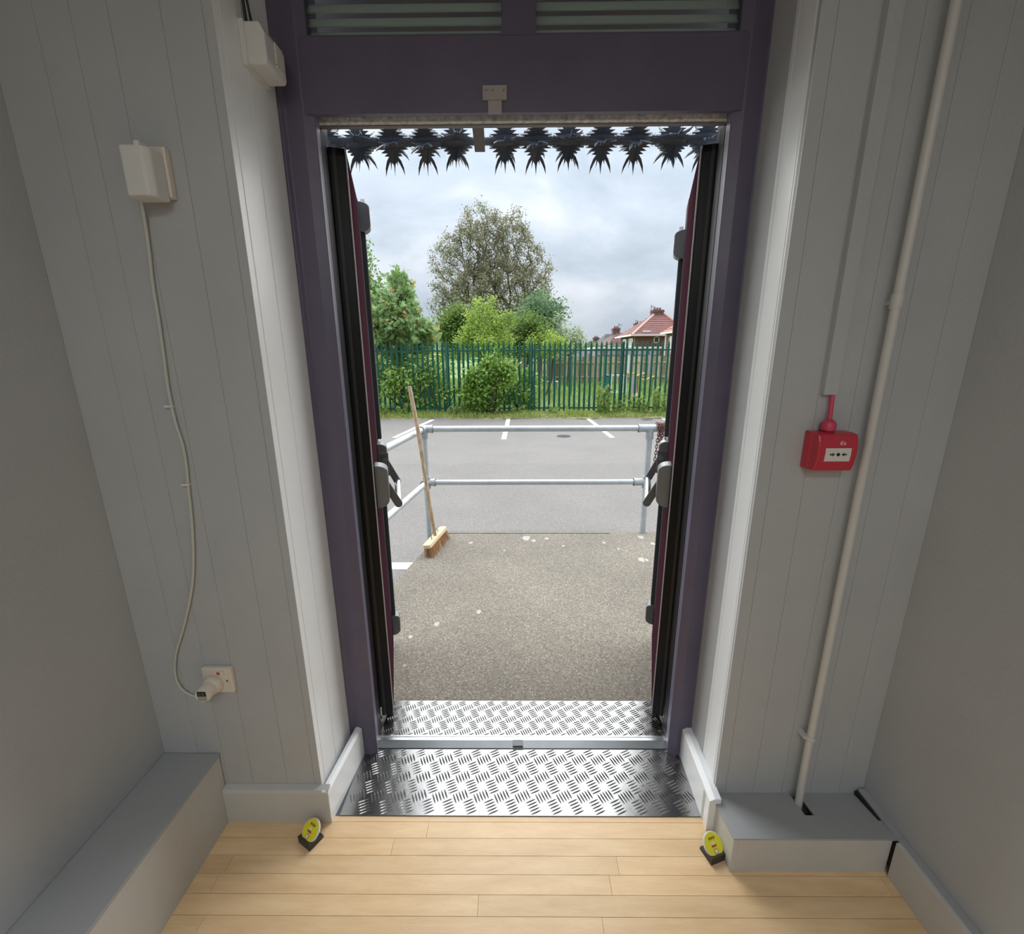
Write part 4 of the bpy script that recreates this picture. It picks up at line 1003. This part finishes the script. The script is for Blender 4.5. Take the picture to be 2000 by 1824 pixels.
obj('red_board', G().add([(a.x + .12, 15.49, a.z), (b.x, 15.49, a.z), (b.x + .02, 15.49, b.z), (b.x - .1, 15.49, b.z + .25)] + [(a.x + .12, 15.53, a.z), (b.x, 15.53, a.z), (b.x + .02, 15.53, b.z), (b.x - .1, 15.53, b.z + .25)], [(0, 1, 2, 3), (7, 6, 5, 4), (0, 4, 5, 1), (1, 5, 6, 2), (2, 6, 7, 3), (3, 7, 4, 0)]), M_orange, t)
obj('leg', G().tube([(b.x - .04, 15.51, zf_), (b.x - .04, 15.51, a.z)], .02, 8), M_steel, t)
Y2 = 17.5
t = thing('barrier', 'white railed barrier in the playground behind the fence', 'barrier', (pt(1208, 766, Y2).x, Y2, zf_))
a, b = pt(1195, 733, Y2), pt(1222, 766, Y2)
rod([(a.x, Y2, zf_), (a.x, Y2, a.z - .05), (a.x + .05, Y2, a.z), (b.x - .08, Y2, a.z), (b.x, Y2, a.z - .08), (b.x, Y2, zf_)], .022, M_upvc, 'frame', t)
for k in range(4): obj('bar', G().tube([(a.x + (b.x - a.x) * (k + 1) / 5, Y2, b.z + .02), (a.x + (b.x - a.x) * (k + 1) / 5, Y2, a.z)], .012, 6), M_upvc, t)
obj('bottom_rail', G().tube([(a.x, Y2, b.z), (b.x, Y2, b.z)], .02, 8), M_upvc, t)
t = thing('marker_post', 'tall white post in the playground right of the barrier', 'post', (pt(1230, 770, Y2).x, Y2, zf_))
a = pt(1228, 693, Y2)
obj('upper', G().box(a.x - .05, a.x + .05, Y2 - .03, Y2 + .03, pt(1228, 728, Y2).z, a.z), M_upvc, t)
a2 = pt(1235, 730, Y2)
obj('lower', G().box(a2.x - .07, a2.x + .07, Y2 - .04, Y2 + .04, zf_, a2.z), M_garage, t); obj('cap', G().box(a.x - .07, a2.x + .09, Y2 - .05, Y2 + .05, a2.z, a2.z + .05), M_yel, t)
t = thing('jungle_gym', 'yellow curved play bars right of the tall white post', 'climbing frame', (pt(1256, 760, Y2).x, Y2, zf_))
rod([pt(1240, 735, Y2), pt(1247, 733, Y2), pt(1254, 730, Y2), pt(1262, 728, Y2)], .03, M_yel, 'bar', t)
rod([pt(1250, 733, Y2), pt(1253, 740, Y2), pt(1260, 742, Y2), pt(1267, 739, Y2), pt(1278, 735, Y2)], .03, M_yel, 'bar', t)
for px in (1246, 1275): p = pt(px, 735, Y2); obj('post', G().tube([(p.x, Y2, zf_), (p.x, Y2, p.z)], .025, 8), M_hard2, t)
t = thing('traffic_cone', 'pinkish red cone with white band in the playground', 'cone', (pt(1242, 772, 16.5).x, 16.5, zf_))
c = pt(1242, 748, 16.5); hz = c.z - zf_
obj('base', G().box(c.x - .15, c.x + .15, 16.35, 16.65, zf_, zf_ + .03), M_conep, t); obj('body', G().lathe((c.x, 16.5, zf_ + .03), [(.12, 0), (.075, hz * .45), (.02, hz * .95)], 14), M_conep, t, smooth=50)
obj('white_band', G().lathe((c.x, 16.5, zf_ + .03), [(.099, hz * .24), (.082, hz * .42)], 14), M_upvc, t, smooth=50)
for px, lb in ((1116, 'green metal post in the playground left of the barrier'), (1182, 'green metal post in the playground just left of the green bin')):
    p = pt(px, 697, 19.0); t = thing('green_post', lb, 'post', (p.x, 19.0, zf_))
    obj('shaft', G().box(p.x - .06, p.x + .06, 18.95, 19.05, zf_, p.z), mat('mid_green_paint', (.05, .22, .13, 1), .5), t); obj('cap', G().box(p.x - .075, p.x + .075, 18.93, 19.07, p.z, p.z + .03), MATS['mid_green_paint'], t)
p = pt(1188, 732, 18.0); t = thing('litter_bin', 'blue-green bin beside the white barrier', 'bin', (p.x, 18.0, zf_))
obj('body', G().box(p.x - .14, p.x + .14, 17.85, 18.15, zf_, p.z - .06), mat('teal_plastic', (.02, .17, .16, 1), .5), t, bevel=.02); obj('lid', G().box(p.x - .16, p.x + .16, 17.83, 18.17, p.z - .06, p.z), MATS['teal_plastic'], t, bevel=.02)
for px, mm_, lb in ((1072, M_orange, 'orange brown bollard with pale top beyond the fence'), (1087, M_path, 'dark grey bollard with pale top beyond the fence')):
    p = pt(px, 744, 20.0); t = thing('bollard', lb, 'bollard', (p.x, 20.0, zf_))
    obj('shaft', G().lathe((p.x, 20.0, zf_), [(.07, 0), (.07, p.z - zf_ - .05)], 12), mm_, t, smooth=50); obj('top', G().lathe((p.x, 20.0, p.z - .05), [(.085, 0), (.085, .03), (.05, .05)], 12), M_upvc, t, smooth=50)

# timber board fence
YT = 26.0
t = thing('timber_fence', 'tall weathered timber board fence beyond the playground', 'timber fence', (pt(1160, 740, YT).x, YT, zf_))
x0 = pt(985, 700, YT).x; x1 = pt(1400, 700, YT).x; zt_ = pt(1160, 696, YT).z
g = G(); x = x0
while x < x1:
    z_ = zt_ + random.uniform(-.02, .02); g.box(x, x + .165, YT + random.uniform(0, .02), YT + .04, zf_, z_ if x < pt(1285, 700, YT).x else z_ + .02); x += .195
obj('boards', g, M_wood, t, kind='stuff')
for z in (zt_ - .35, zt_ - 1.2): obj('rail', G().box(x0, x1, YT - .05, YT - .001, z - .05, z + .05), M_wood, t)
x = x0
while x < x1: obj('post', G().box(x - .06, x + .06, YT - .07, YT + .05, zf_, zt_ + .06), M_garage, t); x += 2.9

# long low garages with grey fascia
YG_ = 31.0
t = thing('garage_row', 'low flat-roofed garages with pale fascia in front of the houses', 'garage', (pt(1230, 720, YG_).x, YG_, zf_))
a, b = pt(1168, 679, YG_), pt(1288, 693, YG_)
obj('wall', G().box(a.x, b.x, YG_, YG_ + 5, zf_, a.z - .1), M_garage, t); obj('roof_edge', G().box(a.x - .1, b.x + .1, YG_ - .12, YG_ + 5.1, a.z - .08, a.z + .05), M_upvc, t)
obj('dark_base', G().box(a.x - .02, b.x + .02, YG_ - .05, YG_, b.z - .08, b.z), M_slate, t)
x = a.x + .4
while x < b.x - .3: obj('fascia_joint', G().box(x, x + .08, YG_ - .03, YG_, b.z, a.z - .08), M_slate, t); x += 1.05
t = thing('shed_row', 'low dark grey roofed sheds left of the flat-roofed garages', 'shed', (pt(1130, 720, 33).x, 33, zf_))
a, b = pt(1085, 686, 33.0), pt(1150, 700, 33.0)
obj('wall', G().box(a.x, b.x, 33, 36, zf_, b.z), M_brick2, t)
obj('roof', G().prism([(32.8, b.z - .1), (34.6, a.z + .1), (36.3, b.z - .1)], 'x', a.x - .2, b.x + .1), M_slate, t)

# ================================================================== HOUSES
def hip_roof(x0, x1, y0, y1, ze, zr, xr0, xr1, yr0, yr1, n=11):
    """hipped roof in overlapping tile courses: rings shrink from the eaves to the ridge"""
    g = G()
    for k in range(n):
        f0, f1 = k / n, (k + 1) / n
        def ringp(f, lift):
            return [(x0 + (xr0 - x0) * f, y0 + (yr0 - y0) * f, ze + (zr - ze) * f + lift), (x1 + (xr1 - x1) * f, y0 + (yr0 - y0) * f, ze + (zr - ze) * f + lift),
                    (x1 + (xr1 - x1) * f, y1 + (yr1 - y1) * f, ze + (zr - ze) * f + lift), (x0 + (xr0 - x0) * f, y1 + (yr1 - y1) * f, ze + (zr - ze) * f + lift)]
        a, b, c_ = ringp(f0, 0), ringp(f0, .10), ringp(f1, .0)
        g.add(a + b + c_, [(i, (i + 1) % 4, 4 + (i + 1) % 4, 4 + i) for i in range(4)] + [(4 + i, 4 + (i + 1) % 4, 8 + (i + 1) % 4, 8 + i) for i in range(4)])
        if k == n - 1: g.add(c_, [(0, 1, 2, 3)])
    return g
def window(par, x0, x1, z0, z1, y, side=None, glass=M_dglass):
    f = G(); t_ = .09
    if side is None:
        for a, b, c_, d_ in ((x0, x1, z0, z0 + t_), (x0, x1, z1 - t_, z1), (x0, x0 + t_, z0, z1), (x1 - t_, x1, z0, z1)): f.box(a, b, y - .06, y, c_, d_)
        w = obj('window', f, M_upvc, par); obj('pane', G().box(x0 + t_, x1 - t_, y - .03, y, z0 + t_, z1 - t_), glass, w)
    else:
        for a, b, c_, d_ in ((x0, x1, z0, z0 + t_), (x0, x1, z1 - t_, z1), (x0, x0 + t_, z0, z1), (x1 - t_, x1, z0, z1)): f.box(side - .06, side, a, b, c_, d_)
        w = obj('window', f, M_upvc, par); obj('pane', G().box(side - .03, side, x0 + t_, x1 - t_, z0 + t_, z1 - t_), glass, w)
def chimney(par, x0, x1, y0, y1, z0, z1, pots=2):
    c_ = obj('chimney', G().box(x0, x1, y0, y1, z0, z1).box(x0 - .06, x1 + .06, y0 - .06, y1 + .06, z1 - .22, z1 - .08), M_brick2, par)
    for k in range(pots):
        xx = x0 + (x1 - x0) * (k + 1) / (pots + 1); obj('chimney_pot', G().lathe((xx, (y0 + y1) / 2, z1), [(.13, 0), (.11, .22), (.13, .24)], 10), M_tile, c_)
def aerial(par, x, y, z0, z1):
    g = G().tube([(x, y, z0), (x, y, z1)], .03, 6).tube([(x - .05, y, z1 - .15), (x + .45, y, z1 - .25)], .022, 6).tube([(x - .05, y, z1 - .5), (x + .30, y, z1 - .6)], .02, 6)
    for k in range(4): g.tube([(x + .08 + k * .11, y, z1 - .05 - k * .02), (x + .08 + k * .11, y, z1 - .38)], .012, 5)
    obj('tv_aerial', g, M_hard2, par)
# main house
YH = 46.0
def hp_(px, py, Y=YH): return at(px, py, Y=Y)
el = hp_(1240, 652); er = hp_(1352, 655); ze = hp_(1270, 654).z; zr = hp_(1280, 615).z
depth_ = 6.5; YRG = YH + 3.0
hs = thing('house', 'large brick house with hipped red tile roof and wide chimney', 'house', (hp_(1290, 720).x, YH, zf_))
wx0, wx1 = hp_(1241, 660).x, hp_(1338, 660).x; zr = hp_(1285, 615, YRG).z; rx0, rx1 = hp_(1277, 615, YRG).x, hp_(1297, 615, YRG).x
obj('wall', G().box(wx0, wx1, YH, YH + depth_, zf_, ze), M_brick, hs)
obj('roof', hip_roof(wx0 - .5, wx1 + .4, YH - .5, YH + depth_ + .5, ze - .05, zr, rx0, rx1, YRG, YRG + .6), M_tile, hs)
a = Vector((wx0 - .5, YH - .5, ze)); b = Vector((rx0, YRG, zr + .05))
obj('hip_tiles', G().tube([a, b], .13, 6), M_mortar, hs)
obj('hip_tiles', G().tube([Vector((wx1 + .4, YH - .5, ze)), Vector((rx1, YRG, zr + .05))], .13, 6), M_tile3, hs)
obj('gutter', G().box(wx0 - .6, wx1 + .5, YH - .62, YH - .5, ze - .12, ze + .03).box(wx0 - .62, wx0 - .5, YH - .6, YH + depth_ + .5, ze - .12, ze + .03), M_upvc, hs)
chimney(hs, hp_(1275, 610, YRG).x, hp_(1296, 610, YRG).x, YRG - .1, YRG + .9, zr - .5, hp_(1285, 605, YRG).z, 3)
aerial(hs, hp_(1273, 600, YRG).x, YRG + .2, zr - .8, hp_(1273, 595, YRG).z)
wa, wb = hp_(1277, 657), hp_(1287, 670); window(hs, wa.x, wb.x, wb.z, wa.z, YH)
for q in range(2): window(hs, YH + .8 + q * 2.8, YH + 2.5 + q * 2.8, hp_(1241, 677).z, hp_(1241, 660).z, None, side=wx0, glass=M_render)
for px in (1256, 1301): p = hp_(px, 649); obj('roof_patch', G().box(p.x, p.x + .7, YH - .2, YH + .1, p.z, p.z + .16), M_upvc, hs)
# house to the right, nearer
YN0, YN1 = 27.0, 42.0
cN = at(1291, 651, Y=YN1); xN = cN.x; zN = cN.z
h2 = thing('house', 'brick house with orange tile roof partly behind the right door leaf', 'house', (xN + 3, (YN0 + YN1) / 2, zf_))
obj('wall', G().box(xN + .3, xN + 8, YN0, YN1 - .3, zf_, zN + .02), M_brick2, h2)
obj('roof', hip_roof(xN, xN + 8.4, YN0 - .4, YN1, zN, zN + 3.0, xN + 3.8, xN + 4.2, YN0 + 3.6, YN1 - 3.8, 10), M_tile3, h2)
obj('gutter', G().box(xN - .10, xN, YN0 - .4, YN1, zN - .10, zN + .04), M_upvc, h2)
obj('downpipe', G().box(xN + .18, xN + .29, YN1 - .9, YN1 - .75, zf_, zN), M_upvc, h2)
for y0_, y1_, dz_ in ((38.6, 40.2, 1.3), (34.6, 37.4, 1.5), (30, 32.5, 1.4)): window(h2, y0_, y1_, zN - .35 - dz_, zN - .35, None, side=xN + .29, glass=M_render)
obj('stair_rail', G().tube([(xN - .1, 40.5, zN - 2.9), (xN - .1, 37.2, zN - .9)], .07, 6), M_upvc, h2)
# houses to the left, farther
def far_house(label, Y, pe0, pe1, peave, pr0, pr1, pridge, ch_px, ch_top, mt, wallm=M_render, depth=8.0, aer=None):
    f = lambda px, py: at(px, py, Y=Y)
    f2 = lambda px, py: at(px, py, Y=Y + depth / 2)
    x0_, x1_ = f(pe0, peave).x, f(pe1, peave).x; ze_, zr_ = f(pe0, peave).z, f2(pr0, pridge).z
    h = thing('house', label, 'house', ((x0_ + x1_) / 2, Y, zf_))
    obj('wall', G().box(x0_ + .4, x1_ - .4, Y, Y + depth, zf_, ze_ + .05), wallm, h)
    obj('roof', hip_roof(x0_, x1_, Y - .4, Y + depth + .4, ze_, zr_, f2(pr0, 650).x, f2(pr1, 650).x, Y + depth / 2 - .3, Y + depth / 2 + .3, 9), mt, h)
    obj('gutter', G().box(x0_, x1_, Y - .5, Y - .4, ze_ - .12, ze_ + .02), M_upvc, h)
    if ch_px: chimney(h, f2(ch_px[0], 650).x, f2(ch_px[1], 650).x, Y + depth / 2 - .5, Y + depth / 2 + .5, zr_ - .8, f2(ch_px[0], ch_top).z, 2)
    if aer: aerial(h, f2(aer[0], 640).x, Y + depth / 2, zr_ - .5, f2(aer[0], aer[1]).z)
    return h
far_house('pale rendered house with brown red hipped roof left of the large house', 54.0, 1186, 1236, 674, 1203, 1218, 650, (1196, 1209), 641, M_tile2, aer=(1208, 631))
far_house('dark brown roofed house peeping out left of the chimney', 64.0, 1168, 1210, 680, 1184, 1204, 652, None, 0, M_slate)
far_house('farthest small house with lone brick chimney at the left', 74.0, 1144, 1184, 684, 1152, 1172, 666, (1159, 1170), 659, M_slate)
h = far_house('house behind the large house showing only roof and chimney', 66.0, 1222, 1300, 664, 1244, 1290, 634, (1238, 1255), 631, M_tile2, aer=(1241, 624))
